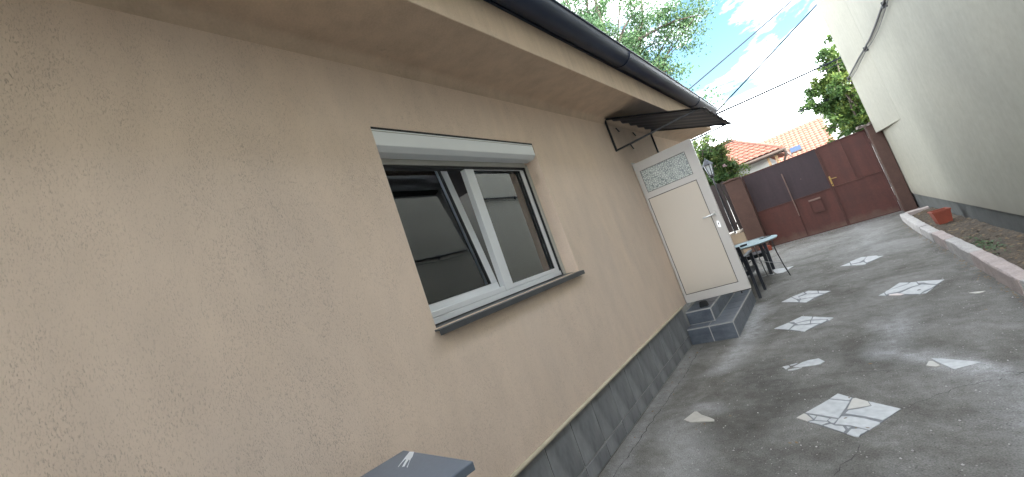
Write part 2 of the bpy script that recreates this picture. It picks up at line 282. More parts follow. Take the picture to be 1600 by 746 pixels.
# ------------------------------------------------------------------ helpers
class MB:
    def __init__(s): s.v = []; s.f = []
    def add(s, vs, fs):
        o = len(s.v); s.v += [tuple(map(float, p)) for p in vs]; s.f += [tuple(i+o for i in q) for q in fs]; return s
    def box(s, x0, x1, y0, y1, z0, z1):
        return s.add([(x0, y0, z0), (x1, y0, z0), (x1, y1, z0), (x0, y1, z0), (x0, y0, z1), (x1, y0, z1), (x1, y1, z1), (x0, y1, z1)],
                     [(0, 3, 2, 1), (4, 5, 6, 7), (0, 1, 5, 4), (1, 2, 6, 5), (2, 3, 7, 6), (3, 0, 4, 7)])
    def prism(s, poly, axis, a, b):
        """poly: 2-D points in the plane normal to axis (x: (y,z); y: (x,z); z: (x,y))"""
        def P(p, t): return {'x': (t, p[0], p[1]), 'y': (p[0], t, p[1]), 'z': (p[0], p[1], t)}[axis]
        n = len(poly)
        return s.add([P(p, a) for p in poly]+[P(p, b) for p in poly], [tuple(range(n)), tuple(range(2*n-1, n-1, -1))]+[(i, i+n, (i+1) % n+n, (i+1) % n) for i in range(n)])
    def bar(s, p, q, w, h=None):
        """square bar between two points"""
        p, q = Vector(p), Vector(q); d = (q-p).normalized(); h = h or w
        up = Vector((0, 0, 1)) if abs(d.z) < .9 else Vector((1, 0, 0))
        a = d.cross(up).normalized()*w/2; b = d.cross(a).normalized()*h/2
        vs = [p-a-b, p+a-b, p+a+b, p-a+b, q-a-b, q+a-b, q+a+b, q-a+b]
        return s.add(vs, [(0, 3, 2, 1), (4, 5, 6, 7), (0, 1, 5, 4), (1, 2, 6, 5), (2, 3, 7, 6), (3, 0, 4, 7)])
    def tube(s, pts, r, n=10, closed=False):
        pts = [Vector(p) for p in pts]; N = len(pts); rs = r if isinstance(r, (list, tuple)) else [r]*N
        vs = []; prev = None
        for i, p in enumerate(pts):
            if closed: d = (pts[(i+1) % N]-pts[i-1]).normalized()
            else: d = (pts[min(i+1, N-1)]-pts[max(i-1, 0)]).normalized()
            if prev is None: a = d.orthogonal().normalized()
            else:
                a = prev-d*prev.dot(d); a = a.normalized() if a.length > 1e-6 else d.orthogonal().normalized()
            prev = a; b = d.cross(a)
            vs += [p+(a*math.cos(2*math.pi*k/n)+b*math.sin(2*math.pi*k/n))*rs[i] for k in range(n)]
        fs = []
        for i in range(N if closed else N-1):
            j = (i+1) % N
            fs += [(i*n+k, i*n+(k+1) % n, j*n+(k+1) % n, j*n+k) for k in range(n)]
        if not closed: fs += [tuple(range(n-1, -1, -1)), tuple((N-1)*n+k for k in range(n))]
        return s.add(vs, fs)
    def lathe(s, prof, c=(0, 0, 0), n=20):
        vs = [(c[0]+r*math.cos(2*math.pi*k/n), c[1]+r*math.sin(2*math.pi*k/n), c[2]+z) for r, z in prof for k in range(n)]
        fs = [(i*n+k, i*n+(k+1) % n, (i+1)*n+(k+1) % n, (i+1)*n+k) for i in range(len(prof)-1) for k in range(n)]
        fs += [tuple(range(n-1, -1, -1)), tuple((len(prof)-1)*n+k for k in range(n))]
        return s.add(vs, fs)
    def build(s, name, m, parent=None, loc=None, rot=None, bevel=0, smooth=False, kind=None, seg=1, mesh_name=None):
        me = bpy.data.meshes.new(mesh_name or name); me.from_pydata(s.v, [], s.f); me.validate()
        bm = bmesh.new(); bm.from_mesh(me); bmesh.ops.recalc_face_normals(bm, faces=bm.faces)
        if bevel: bmesh.ops.bevel(bm, geom=[e for e in bm.edges if len(e.link_faces) == 2 and e.calc_face_angle(0) > .5], offset=bevel, segments=seg, affect='EDGES', profile=.5, clamp_overlap=True)
        bm.to_mesh(me); bm.free()
        if smooth:
            me.polygons.foreach_set('use_smooth', [True]*len(me.polygons))
        me.materials.append(m)
        o = bpy.data.objects.new(name, me); COL.objects.link(o)
        if smooth:
            try: me.set_sharp_from_angle(angle=R(38))
            except Exception: pass
        if parent: o.parent = parent
        if loc: o.location = loc
        if rot: o.rotation_euler = rot
        if kind: o['kind'] = kind
        return o

def tag(o, label, cat, group=None):
    o['label'] = label; o['category'] = cat
    if group: o['group'] = group
    return o
def thing(name, label, cat, loc=(0, 0, 0), rz=0, group=None):
    o = bpy.data.objects.new(name, None); COL.objects.link(o); o.location = loc; o.rotation_euler = (0, 0, rz); o.empty_display_size = .2
    return tag(o, label, cat, group)
def copy_tree(o, parent=None):
    c = o.copy(); COL.objects.link(c)
    if parent: c.parent = parent
    for ch in list(o.children): copy_tree(ch, c)
    return c
def inst(o, loc, parent=None, rot=None, mat_=None):
    c = o.copy(); COL.objects.link(c); c.location = loc
    if parent: c.parent = parent
    if rot: c.rotation_euler = rot
    return c

WX = -1.82          # house wall face
# ------------------------------------------------------------------ ground and yard
gm = MB(); gm.add([(-400, -400, -.06), (400, -400, -.06), (400, 400, -.06), (-400, 400, -.06)], [(0, 1, 2, 3)])
gm.build('ground', M['road'], kind='structure')
def segd(px, py, pts):
    d = np.full(px.shape, 9.)
    for (ax, ay), (bx, by) in zip(pts[:-1], pts[1:]):
        vx, vy = bx-ax, by-ay; t = np.clip(((px-ax)*vx+(py-ay)*vy)/(vx*vx+vy*vy+1e-9), 0, 1)
        d = np.minimum(d, np.hypot(px-ax-t*vx, py-ay-t*vy))
    return d
xs = np.arange(-2.6, 1.60, .035); ys = np.concatenate([np.arange(-15, .9, .3), np.arange(.9, 13.3, .035)])
X, Y = np.meshgrid(xs, ys); nx, ny = len(xs), len(ys)
Z = np.array([mnoise.noise(Vector((x*1.7, y*1.7, 0)))*.0012+mnoise.noise(Vector((x*7, y*7, 3)))*.0006 for x, y in zip(X.ravel(), Y.ravel())])
me = bpy.data.meshes.new('yard'); 
idx = np.arange(nx*ny).reshape(ny, nx)
F = np.stack([idx[:-1, :-1], idx[:-1, 1:], idx[1:, 1:], idx[1:, :-1]], -1).reshape(-1, 4)
me.from_pydata(np.stack([X.ravel(), Y.ravel(), Z], 1).tolist(), [], F.tolist())
wob = np.array([mnoise.noise(Vector((x*2.6, y*2.6, 9)))*.16+mnoise.noise(Vector((x*9, y*9, 5)))*.06 for x, y in zip(X.ravel(), Y.ravel())]).reshape(X.shape)
def soft(pts, w, k): return np.clip(1-(segd(X, Y, pts)+wob)/w, 0, 1)*k
dust = np.maximum.reduce([soft([(.18, 5.12), (.05, 4.56), (-.01, 4.17), (.14, 3.97)], .22, .55), soft([(-.05, 4.15), (.14, 3.99), (.37, 3.68)], .16, .9), soft([(.37, 3.65), (.40, 3.3), (.42, 2.9), (.5, 2.2)], .25, .5),
    soft([(-1.2, 6.6), (-1.18, 5.5), (-1.24, 4.78), (-1.3, 4.2)], .22, .8), soft([(-1.45, 3.1), (-1.25, 2.8), (-1.15, 2.4)], .28, .45),
    soft([(-1.76, 4.9), (-1.72, 2.)], .12, .35), soft([(.3, 8.5), (.4, 12.5)], .6, .35), soft([(-.9, 11), (.6, 11.3)], .5, .35), soft([(-1.3, 3.4), (-1.18, 3.35)], .12, .5)])
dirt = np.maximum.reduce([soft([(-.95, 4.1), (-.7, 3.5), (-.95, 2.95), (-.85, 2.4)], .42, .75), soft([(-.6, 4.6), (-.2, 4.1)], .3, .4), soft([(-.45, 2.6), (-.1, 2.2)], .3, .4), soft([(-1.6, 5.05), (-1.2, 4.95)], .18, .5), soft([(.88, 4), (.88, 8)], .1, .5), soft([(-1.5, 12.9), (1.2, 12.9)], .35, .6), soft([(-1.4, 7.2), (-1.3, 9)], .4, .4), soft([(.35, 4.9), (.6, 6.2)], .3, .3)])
for nm, arr in (('dust', dust), ('dirt', dirt)):
    a = me.attributes.new(nm, 'FLOAT', 'POINT'); a.data.foreach_set('value', arr.ravel().astype(np.float32))
me.polygons.foreach_set('use_smooth', [True]*len(me.polygons)); me.materials.append(M['yard'])
yard = bpy.data.objects.new('concrete_yard', me); COL.objects.link(yard); yard['kind'] = 'structure'
# cracks in the slab
def crack(pts, w, name='crack'):
    rnd = random.Random(len(pts)*17+int(w*1e5)); P = []
    for (ax, ay), (bx, by) in zip(pts[:-1], pts[1:]):
        n = max(2, int(math.hypot(bx-ax, by-ay)/.035))
        for i in range(n):
            t = i/n; P.append((ax+(bx-ax)*t+rnd.uniform(-.010, .010), ay+(by-ay)*t+rnd.uniform(-.010, .010)))
    P.append(pts[-1]); b = MB(); vs = []; fs = []
    for i, p in enumerate(P):
        q = P[min(i+1, len(P)-1)]; o = P[max(i-1, 0)]; dx, dy = q[0]-o[0], q[1]-o[1]; L = math.hypot(dx, dy)+1e-9
        ww = w*rnd.uniform(.10, .5)*(1 if 0 < i < len(P)-1 else .1); nx_, ny_ = -dy/L*ww/2, dx/L*ww/2
        vs += [(p[0]+nx_, p[1]+ny_, .0022), (p[0]-nx_, p[1]-ny_, .0022)]
        if i: fs.append((2*i-2, 2*i-1, 2*i+1, 2*i))
    b.add(vs, fs); return b.build('crack', M['crack'], yard)
crack([(-1.13, 4.03), (-.76, 3.95), (-.5, 3.85), (-.26, 3.83), (-.03, 3.78), (.07, 3.77)], .009)
crack([(-.08, 3.19), (.01, 3.27), (.09, 3.33), (.21, 3.43), (.32, 3.48), (.39, 3.5), (.6, 3.62), (.9, 3.7)], .010)
crack([(.43, 3.62), (.51, 3.56), (.7, 3.5), (.92, 3.42)], .014)
crack([(-.31, 2.81), (-.33, 2.7), (-.4, 2.59), (-.43, 2.5), (-.47, 2.2)], .009)
crack([(-1.66, 5.1), (-1.68, 4.89), (-1.66, 4.09), (-1.68, 3.4), (-1.69, 2.9), (-1.7, 2.42), (-1.71, 1.4)], .016)
crack([(-1.1, 6.0), (-.6, 6.15), (-.2, 6.4), (.2, 6.5)], .010)
crack([(-.35, 8.9), (.2, 9.1), (.9, 8.9)], .012)
crack([(-.2, 6.9), (.25, 6.95), (.55, 7.15)], .01)

# ------------------------------------------------------------------ marble inlays in the concrete
MOS={
'big':[[(-0.433,3.402),(-0.385,3.474),(-0.31,3.391),(-0.327,3.353)],[(-0.575,3.209),(-0.438,3.387),(-0.325,3.337),(-0.348,3.256),(-0.395,3.11),(-0.509,3.176)],[(-0.307,3.377),(-0.29,3.382),(-0.231,3.322),(-0.221,3.26),(-0.286,3.24),(-0.345,3.225),(-0.339,3.248)],[(-0.227,3.319),(-0.175,3.276),(-0.08,3.191),(-0.092,3.182),(-0.148,3.103),(-0.182,3.064),(-0.264,3.122),(-0.331,3.159),(-0.357,3.171),(-0.339,3.209),(-0.269,3.229),(-0.216,3.253)],[(-0.378,3.136),(-0.332,3.131),(-0.267,3.095),(-0.198,3.04),(-0.2,3.02),(-0.236,2.977),(-0.253,2.954),(-0.291,2.982),(-0.339,3.017),(-0.415,3.037),(-0.395,3.099)],[(-0.626,3.146),(-0.583,3.202),(-0.567,3.184),(-0.533,3.108),(-0.549,3.099),(-0.561,3.088)],[(-0.555,3.182),(-0.512,3.156),(-0.526,3.119)],[(-0.507,3.156),(-0.442,3.115),(-0.459,3.083),(-0.523,3.104)],[(-0.445,3.104),(-0.431,3.114),(-0.4,3.101),(-0.421,3.052),(-0.434,3.059),(-0.45,3.088)],[(-0.552,3.082),(-0.523,3.09),(-0.45,3.071),(-0.448,3.06),(-0.484,3.033)],[(-0.473,3.024),(-0.435,3.042),(-0.416,3.019),(-0.377,3.01),(-0.365,2.962),(-0.378,2.933)],[(-0.36,3.003),(-0.336,2.998),(-0.351,2.979)],[(-0.363,2.917),(-0.337,2.97),(-0.3,2.975),(-0.264,2.95),(-0.279,2.926),(-0.296,2.913),(-0.308,2.88),(-0.326,2.886)]],
'spot':[[(0.17,6.04),(0.3,6.286),(0.368,6.204),(0.345,6.156),(0.237,6.085)],[(0.135,5.972),(0.152,6.024),(0.235,6.064),(0.346,6.131),(0.387,6.194),(0.424,6.169),(0.424,6.015),(0.362,5.992),(0.246,5.89),(0.173,5.888),(0.136,5.881)],[(0.434,6.182),(0.63,6.037),(0.6,5.983),(0.546,5.908),(0.506,5.978),(0.476,6.074),(0.437,6.097)],[(0.246,5.824),(0.366,5.964),(0.45,6.009),(0.538,5.883),(0.492,5.802),(0.427,5.742),(0.388,5.678),(0.379,5.645),(0.288,5.738)],[(0.071,5.891),(0.129,5.967),(0.124,5.882),(0.131,5.83)],[(0.162,5.855),(0.224,5.84),(0.275,5.751),(0.243,5.741),(0.15,5.819)],[(0.387,5.648),(0.438,5.698),(0.496,5.786),(0.529,5.849),(0.466,5.711),(0.418,5.637)]],
'm2':[[(-0.915,6.507),(-0.806,6.664),(-0.735,6.466),(-0.703,6.307)],[(-0.797,6.677),(-0.662,6.812),(-0.641,6.7),(-0.722,6.625),(-0.69,6.445),(-0.736,6.51)],[(-0.643,6.802),(-0.602,6.842),(-0.498,6.731),(-0.49,6.589),(-0.614,6.672)],[(-0.485,6.713),(-0.35,6.56),(-0.414,6.51),(-0.477,6.575)],[(-0.712,6.593),(-0.623,6.649),(-0.499,6.567),(-0.431,6.485),(-0.525,6.411),(-0.593,6.436),(-0.681,6.457)],[(-0.688,6.381),(-0.68,6.415),(-0.593,6.407),(-0.533,6.39),(-0.579,6.28),(-0.624,6.216),(-0.694,6.291)]],
'm1':[[(-0.918,5.305),(-0.782,5.439),(-0.724,5.335),(-0.769,5.177)],[(-0.771,5.455),(-0.652,5.605),(-0.549,5.513),(-0.56,5.405),(-0.633,5.397),(-0.707,5.373),(-0.724,5.429)],[(-0.538,5.505),(-0.354,5.331),(-0.412,5.315),(-0.552,5.394)],[(-0.702,5.349),(-0.636,5.375),(-0.57,5.377),(-0.569,5.281),(-0.623,5.274),(-0.674,5.293)],[(-0.559,5.369),(-0.419,5.306),(-0.423,5.266),(-0.468,5.213),(-0.559,5.265)],[(-0.754,5.168),(-0.711,5.28),(-0.558,5.217),(-0.489,5.207),(-0.53,5.144),(-0.618,5.013)],[(-0.409,5.298),(-0.361,5.321),(-0.399,5.263)]],
's1':[[(-0.684,4.068),(-0.614,4.154),(-0.565,4.186),(-0.495,4.198),(-0.453,4.114),(-0.485,4.065),(-0.567,4.048),(-0.619,4.051)],[(-0.762,4.101),(-0.718,4.113),(-0.706,4.081),(-0.733,4.03)],[(-0.719,4.015),(-0.654,4.036),(-0.612,4.032),(-0.667,3.998),(-0.713,3.997)],[(-0.711,4.122),(-0.65,4.15),(-0.671,4.118),(-0.7,4.107)]],
't2':[[(0.174,3.921),(0.19,3.926),(0.28,3.865),(0.392,3.775),(0.343,3.751),(0.249,3.705),(0.208,3.809)],[(0.128,3.807),(0.155,3.882),(0.174,3.875),(0.195,3.788),(0.171,3.773)]],
'm4':[[(-0.194,8.082),(-0.065,8.194),(-0.064,7.947)],[(-0.056,8.27),(0.103,8.43),(0.16,8.367),(0.115,8.182),(0.046,8.047),(-0.047,8.059)],[(0.17,8.368),(0.275,8.278),(0.297,8.155),(0.346,8.122),(0.257,8.026),(0.131,7.889),(0.115,7.985),(0.117,8.142)],[(-0.054,7.948),(-0.05,8.011),(0.048,7.992),(0.095,7.983),(0.119,7.858),(0.099,7.783),(0.014,7.858)]],
'tri':[[(-1.41,3.201),(-1.355,3.336),(-1.334,3.335),(-1.282,3.271),(-1.216,3.224),(-1.169,3.184),(-1.166,3.157),(-1.257,3.158),(-1.342,3.155)]],
'm5':[[(-1.224,9.286),(-1.183,9.332),(-1.028,9.226),(-0.969,8.846),(-1.024,8.745),(-1.122,8.784),(-1.184,9.02)],[(-0.986,9.198),(-0.871,9.163),(-0.931,8.993),(-0.95,8.919)],[(-1.381,8.842),(-1.257,8.904),(-1.173,8.871),(-1.168,8.799),(-1.253,8.849)]],
'm6':[[(0.676,5.391),(0.724,5.383),(0.777,5.357),(0.747,5.33),(0.704,5.333)]],
}
labels = {
 'big': ('largest white marble inlay, a diamond of thirteen broken pieces in the near concrete', 'marble inlay'),
 'spot': ('white marble inlay with one small dark spot, right of the middle of the yard', 'marble inlay'),
 'm2': ('white marble inlay just behind the similar diamond beside the tiled steps', 'marble inlay'),
 'm1': ('white marble diamond inlay between the rounded sliver inlay and the next diamond towards the gate', 'marble inlay'),
 's1': ('long rounded sliver of white marble with small chips at its left end', 'marble inlay'),
 't2': ('pointed triangular white marble inlay by the dusty patch on the right', 'marble inlay'),
 'm4': ('farthest open white marble inlay, nearest the gate and clear of the table', 'marble inlay'),
 'm5': ('white marble inlay under the edge of the round table', 'marble inlay'),
 'tri': ('single small triangular chip of off-white marble alone near the wall plinth', 'marble piece'),
 'm6': ('tiny faint marble chip near the kerb stones on the right', 'marble piece')}
def hull(pts):
    pts = sorted(set(pts)); 
    def half(ps):
        h = []
        for p in ps:
            while len(h) > 1 and (h[-1][0]-h[-2][0])*(p[1]-h[-2][1])-(h[-1][1]-h[-2][1])*(p[0]-h[-2][0]) <= 0: h.pop()
            h.append(p)
        return h
    a, b = half(pts), half(pts[::-1]); return a[:-1]+b[:-1]
for k, polys in MOS.items():
    allp = [p for q in polys for p in q]; cx = sum(p[0] for p in allp)/len(allp); cy = sum(p[1] for p in allp)/len(allp)
    loc = [[(x-cx, y-cy) for x, y in q] for q in polys]
    lab, cat = labels[k]
    if len(polys) == 1:
        o = MB().prism(loc[0], 'z', -.01, .0065).build('marble_piece', M['marble2'], loc=(cx, cy, 0), bevel=.0012); tag(o, lab, cat); continue
    t = thing('marble_inlay', lab, cat, (cx, cy, 0), group='marble inlays set in the concrete')
    if k in ('big', 'spot', 'm1', 'm2', 'm4', 'm5'):
        h = hull([p for q in loc for p in q]) if k != 'm5' else hull([p for q in loc[:2] for p in q])
        MB().prism([(x*.985, y*.985) for x, y in h], 'z', -.01, .0026).build('mortar_bed', M['mortar'], t)
    for i, q in enumerate(loc):
        mm_ = M['marble2'] if (k == 'big' and i in (2, 5)) or (k == 't2' and i == 1) else (M['marblep'] if (k == 'spot' and i == 5) else M['marble'])
        MB().prism(q, 'z', -.01, .0045+.0012*((i*7) % 4)/3).build('marble_piece', mm_, t, bevel=.0011)
    if k == 'spot': MB().lathe([(.016, .0072), (.015, .0078)], (.395-cx, 5.80-cy, 0), 9).build('dark_spot', M['crack'], t)

# ------------------------------------------------------------------ the house
H0, H1, EZ = -9.0, 9.56, 3.10
house = thing('house', 'peach rendered single storey house with dark gutter along the left side of the yard', 'house', (-3, 3, 0))
def hp(mb, name, m, **k):
    o = mb.build(name, m, **k); o.parent = house; o.matrix_parent_inverse = Matrix.Translation((3, -3, 0)); return o
oy0, oy1, oz0, oz1 = 1.47, 3.175, 1.395, 2.63       # window opening
dy0, dy1, dz0, dz1 = 5.55, 6.42, .40, 2.50          # door opening
w = MB(); T = WX-.30
w.box(T, WX, H0, oy0, .455, EZ); w.box(T, WX, oy0, oy1, .455, oz0); w.box(T, WX, oy0, oy1, oz1, EZ)
w.box(T, WX, oy1, dy0, .455, EZ); w.box(T, WX, dy0, dy1, dz1, EZ); w.box(T, WX, dy1, H1, .455, EZ)
hp(w, 'wall', M['house'])
w = MB(); w.box(T, WX-.007, H0, dy0, -.05, .455); w.box(T, WX-.007, dy0, dy1, -.05, dz0); w.box(T, WX-.007, dy1, H1, -.05, .455)
hp(w, 'plinth', M['grout'])
w = MB(); w.box(-8.3, -8, H0, H1, 0, EZ); w.box(-8, T, H0-.3, H0, 0, EZ); w.box(-8, T, H1-.3, H1-.002, 0, EZ); w.box(-8, T, 4.9, 5.1, 0, EZ)
hp(w, 'inner_wall', M['room'])
w = MB(); w.box(-8, T, H0, 4.9, -.05, .3); w.box(-8, T, 5.1, H1-.3, -.05, .38)
hp(w, 'room_floor', M['dwood'])
w = MB(); w.prism([(H1-.001, EZ+.3), (H1-.001, 0), (H1+.02, 0), (H1+.02, EZ+.3)], 'x', -8.3, WX-.004)
hp(w, 'end_wall', M['house'])
# plinth tiles, each one a tile, tall row over a cut row
t1 = MB().box(0, .02, -.1615, .1615, 0, .318); t2 = MB().box(0, .02, -.1615, .1615, 0, .112)
protoA = hp(t1, 'plinth_tile', M['ptile'], bevel=.0025); protoB = hp(t2, 'plinth_tile', M['ptile'], bevel=.0025)
mA2 = protoA.data.copy(); mA2.materials[0] = M['ptile2']; mB2 = protoB.data.copy(); mB2.materials[0] = M['ptile2']
yy = 5.32-.17; first = True; k = 0
def put_tiles(yc, k):
    global first
    if first: a, b = protoA, protoB
    else:
        a, b = protoA.copy(), protoB.copy(); COL.objects.link(a); COL.objects.link(b)
        if k % 3 == 1: a.data = mA2
        if k % 4 == 2: b.data = mB2
    first = False
    a.location = (WX-.020+random.uniform(-.001, .001), yc, .128); b.location = (WX-.020+random.uniform(-.001, .001), yc, .008)
while yy > -1.5: put_tiles(yy, k); yy -= .333; k += 1
yy = 6.92+.17
while yy < 9.6: put_tiles(yy, k); yy += .333; k += 1
w = MB(); w.prism([(WX-.02, .448), (WX+.012, .448), (WX+.018, .455), (WX+.018, .463), (WX+.012, .471), (WX-.02, .476)], 'y', H0, 5.32)
hp(w, 'tile_trim', M['trim'])
w = MB(); w.prism([(WX-.02, .448), (WX+.012, .448), (WX+.018, .455), (WX+.018, .463), (WX+.012, .471), (WX-.02, .476)], 'y', 6.93, H1)
hp(w, 'tile_trim', M['trim'])
# eave: coved soffit, rendered fascia, gutter, roof sheet
SX = -1.30
prof = [(WX-.02, EZ-.07), (WX+.001, EZ-.07)]+[(WX+.001+.07*(1-math.cos(a)), EZ-.07+.07*math.sin(a)) for a in [i*math.pi/2/6 for i in range(1, 7)]]+[(SX-.004, EZ), (SX, EZ+.004), (SX, EZ+.30), (WX-.02, EZ+.30)]
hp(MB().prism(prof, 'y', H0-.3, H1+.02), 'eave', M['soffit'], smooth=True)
gc = Vector((SX+.112, 0, EZ+.375)); rg = .112
gp = [(gc.x+rg*math.cos(a), gc.z+rg*math.sin(a)) for a in [math.pi+i*math.pi/12 for i in range(13)]]
gpin = [(gc.x+(rg-.005)*math.cos(a), gc.z+(rg-.005)*math.sin(a)) for a in [2*math.pi-i*math.pi/12 for i in range(13)]]
bead = [(gc.x+rg+.008*math.cos(a)+.004, gc.z+.004+.008*math.sin(a)) for a in [i*math.pi/4 for i in range(8)]]
g = MB().prism(gp+gpin, 'y', H0-.3, H1+.10); g.tube([(gc.x+rg+.002, H0-.3, gc.z+.004), (gc.x+rg+.002, H1+.10, gc.z+.004)], .010, 8)
cap_ = MB().prism(gp, 'y', H1+.095, H1+.105)
gut = hp(g, 'gutter', M['gutter'], smooth=True)
e = cap_.build('end_cap', M['gutter']); e.parent = gut
for yb in (1.2, 4.6, 8.0):
    b = MB(); b.tube([(gc.x+(rg+.003)*math.cos(a), yb, gc.z+(rg+.003)*math.sin(a)) for a in [math.pi+i*math.pi/10 for i in range(11)]], .006, 6)
    q = b.build('gutter_bracket', M['gutter']); q.parent = gut
rb = MB(); rb.prism([(SX-.02, EZ+.30), (SX+.02, EZ+.30), (SX+.02, EZ+.46), (SX-.02, EZ+.46)], 'y', H0-.3, H1+.08)
hp(rb, 'verge_board', M['roof'])
rr_ = MB(); N_ = 60
rr_.prism([(SX+.12, EZ+.435), (SX+.12, EZ+.462), (-5.2, EZ+2.05), (-5.2, EZ+2.02)], 'y', H0-.3, H1+.16)
rr_.prism([(-5.2, EZ+2.02), (-5.2, EZ+2.05), (-8.7, EZ+.50), (-8.7, EZ+.47)], 'y', H0-.3, H1+.16)
for i in range(64):
    yb = H0-.2+i*.292; rr_.bar((SX+.115, yb, EZ+.468), (-5.2, yb, EZ+2.06), .03, .03)
hp(rr_, 'roof', M['roof'])
gb = MB().prism([(WX-.4, EZ+.30), (-8.3, EZ+.30), (-8.3, EZ+.60), (-5.2, EZ+2.0), (SX-.05, EZ+.40), (SX-.05, EZ+.30)], 'y', H1-.25, H1+.018)
hp(gb, 'gable', M['house'])

# ------------------------------------------------------------------ window (part of the house) and its pieces
FX = -1.97
win = hp(MB().box(FX-.06, FX-.012, oy0, oy0+.05, 1.41, 2.49).box(FX-.06, FX-.012, 3.10, 3.13, 1.41, 2.49).box(FX-.06, FX-.012, oy0+.05, 3.10, 1.41, 1.462).box(FX-.06, FX-.012, oy0+.05, 3.10, 2.45, 2.49), 'window', M['white'], bevel=.002)
def wp(mb, name, m, **k):
    o = mb.build(name, m, **k); o.parent = win; o.matrix_parent_inverse = Matrix.Translation((3, -3, 0)); 
    o.matrix_parent_inverse = Matrix.Identity(4); return o
# house parts keep world coordinates through the parent inverse, so window pieces do too
wp(MB().box(FX-.012, FX, oy0, 2.365, 1.41, 1.448).box(FX-.012, FX, 2.365, 3.13, 1.41, 1.448), 'bottom_rail', M['white'], bevel=.002)
wp(MB().box(FX-.012, FX, oy0, oy0+.05, 1.45, 2.45).box(FX-.012, FX-.002, oy0+.05, 2.325, 1.45, 1.488).box(FX-.05, FX+.002, 2.325, 2.425, 1.45, 2.45).box(FX-.045, FX-.016, oy0+.05, 2.325, 1.463, 1.49), 'mullion', M['white'], bevel=.003)
# right sash
rs = MB(); a0, a1, b0, b1, fw = 2.425, 3.10, 1.45, 2.45, .035
rs.box(FX-.045, FX-.004, 2.427, 3.098, b0+.002, b0+.035).box(FX-.045, FX-.004, 2.427, 3.098, b1-.022, b1-.002).box(FX-.045, FX-.004, 3.058, 3.098, b0+.036, b1-.023)
wp(rs, 'sash_frame', M['white'], bevel=.003)
wp(MB().box(FX-.034, FX-.028, 2.40, 3.07, b0+.02, b1-.01), 'pane', M['glassr'])
sl = MB().box(FX-.022, FX-.0045, 3.049, 3.057, b0+.036, b1-.023).box(FX-.022, FX-.0045, 2.426, 3.049, b1-.031, b1-.023)
wp(sl, 'gasket', M['seal'])
# left sash, tilted in at the top
ts = MB(); y0_, y1_ = oy0+.052, 2.322
h_ = 1.14
ts.box(-.055, 0, y0_, y1_, 0, .062).box(-.055, 0, y0_, y1_, h_-.062, h_).box(-.055, 0, y0_, y0_+.062, .062, h_-.062).box(-.055, 0, y1_-.075, y1_, .062, h_-.062)
tilt = R(-7.2)
o = wp(ts, 'tilted_sash', M['white'], bevel=.004); o.location = (FX-.045, 0, 1.475); o.rotation_euler = (0, tilt, 0)
o = wp(MB().box(-.033, -.027, y0_+.06, y1_-.07, .06, h_-.06), 'pane', M['glass']); o.location = (FX-.045, 0, 1.475); o.rotation_euler = (0, tilt, 0)
o = wp(MB().box(-.026, .0015, y0_+.062, y1_-.075, .062, .068).box(-.026, .0015, y1_-.081, y1_-.075, .068, h_-.07), 'gasket', M['seal']); o.location = (FX-.045, 0, 1.475); o.rotation_euler = (0, tilt, 0)
# outer guide rails, guide strip, roller shutter box, sill
wp(MB().box(FX-.03, FX+.018, 3.138, 3.176, 1.40, 2.475), 'guide_rail', M['guide'], bevel=.002)
wp(MB().box(FX-.03, FX+.010, oy0-.002, oy0+.03, 1.40, 2.475), 'guide_rail', M['guide'], bevel=.002)
wp(MB().box(FX-.05, FX+.006, 3.1305, 3.1375, 1.41, 2.46), 'rail_shadow_gap', M['seal'])
wp(MB().box(FX-.02, FX+.022, oy0, 3.137, 2.452, 2.498), 'end_slat', M['guide'], bevel=.003)
wp(MB().box(FX-.04, FX+.012, oy0+.03, 3.13, 2.435, 2.452), 'slat_seal', M['seal'])
bp = [(WX-.004, 2.618), (WX-.006, 2.515), (WX-.042, 2.487), (WX-.125, 2.487), (WX-.125, 2.498), (FX-.02, 2.50), (FX-.02, 2.618)]
wp(MB().prism(bp, 'y', oy0+.001, 3.172), 'roller_shutter_box', M['box'], bevel=.0025)
wp(MB().box(WX-.0045, WX-.001, oy0+.004, 3.160, 2.6035, 2.6065), 'box_seam', M['guide'])
wp(MB().box(WX-.10, WX-.003, oy0, oy1, 2.6185, 2.63), 'gap_shadow_strip', M['seal'])
wp(MB().prism([(FX-.03, 1.396), (FX-.03, 1.409), (-1.80, 1.388), (-1.777, 1.386), (-1.775, 1.352), (-1.783, 1.352), (-1.785, 1.378), (-1.80, 1.380)], 'y', 1.455, 3.185), 'sill', M['sill'], bevel=.001)
wp(MB().box(FX-.004, FX+.012, oy0, 3.13, 1.4090, 1.4105), 'sill_seal', M['seal'])
# things inside
wp(MB().prism([(2.985, 1.36), (3.10, 1.36), (3.12, 1.36), (3.12, 2.6), (2.985, 2.6)], 'x', -2.16, -2.125), 'curtain', M['curtain'])
b = MB().prism([(2.93, 1.50), (3.03, 1.48), (3.04, 1.585), (3.01, 1.60), (2.97, 1.60), (2.93, 1.56)], 'x', -2.12, -2.07).build('plastic_bottle', M['wpl'], bevel=.008)
tag(b, 'small white plastic container inside the right window pane', 'container')
wp(MB().box(-2.45, FX-.07, oy0-.1, oy1+.1, 1.35, 1.395), 'inner_sill', M['fwall'])

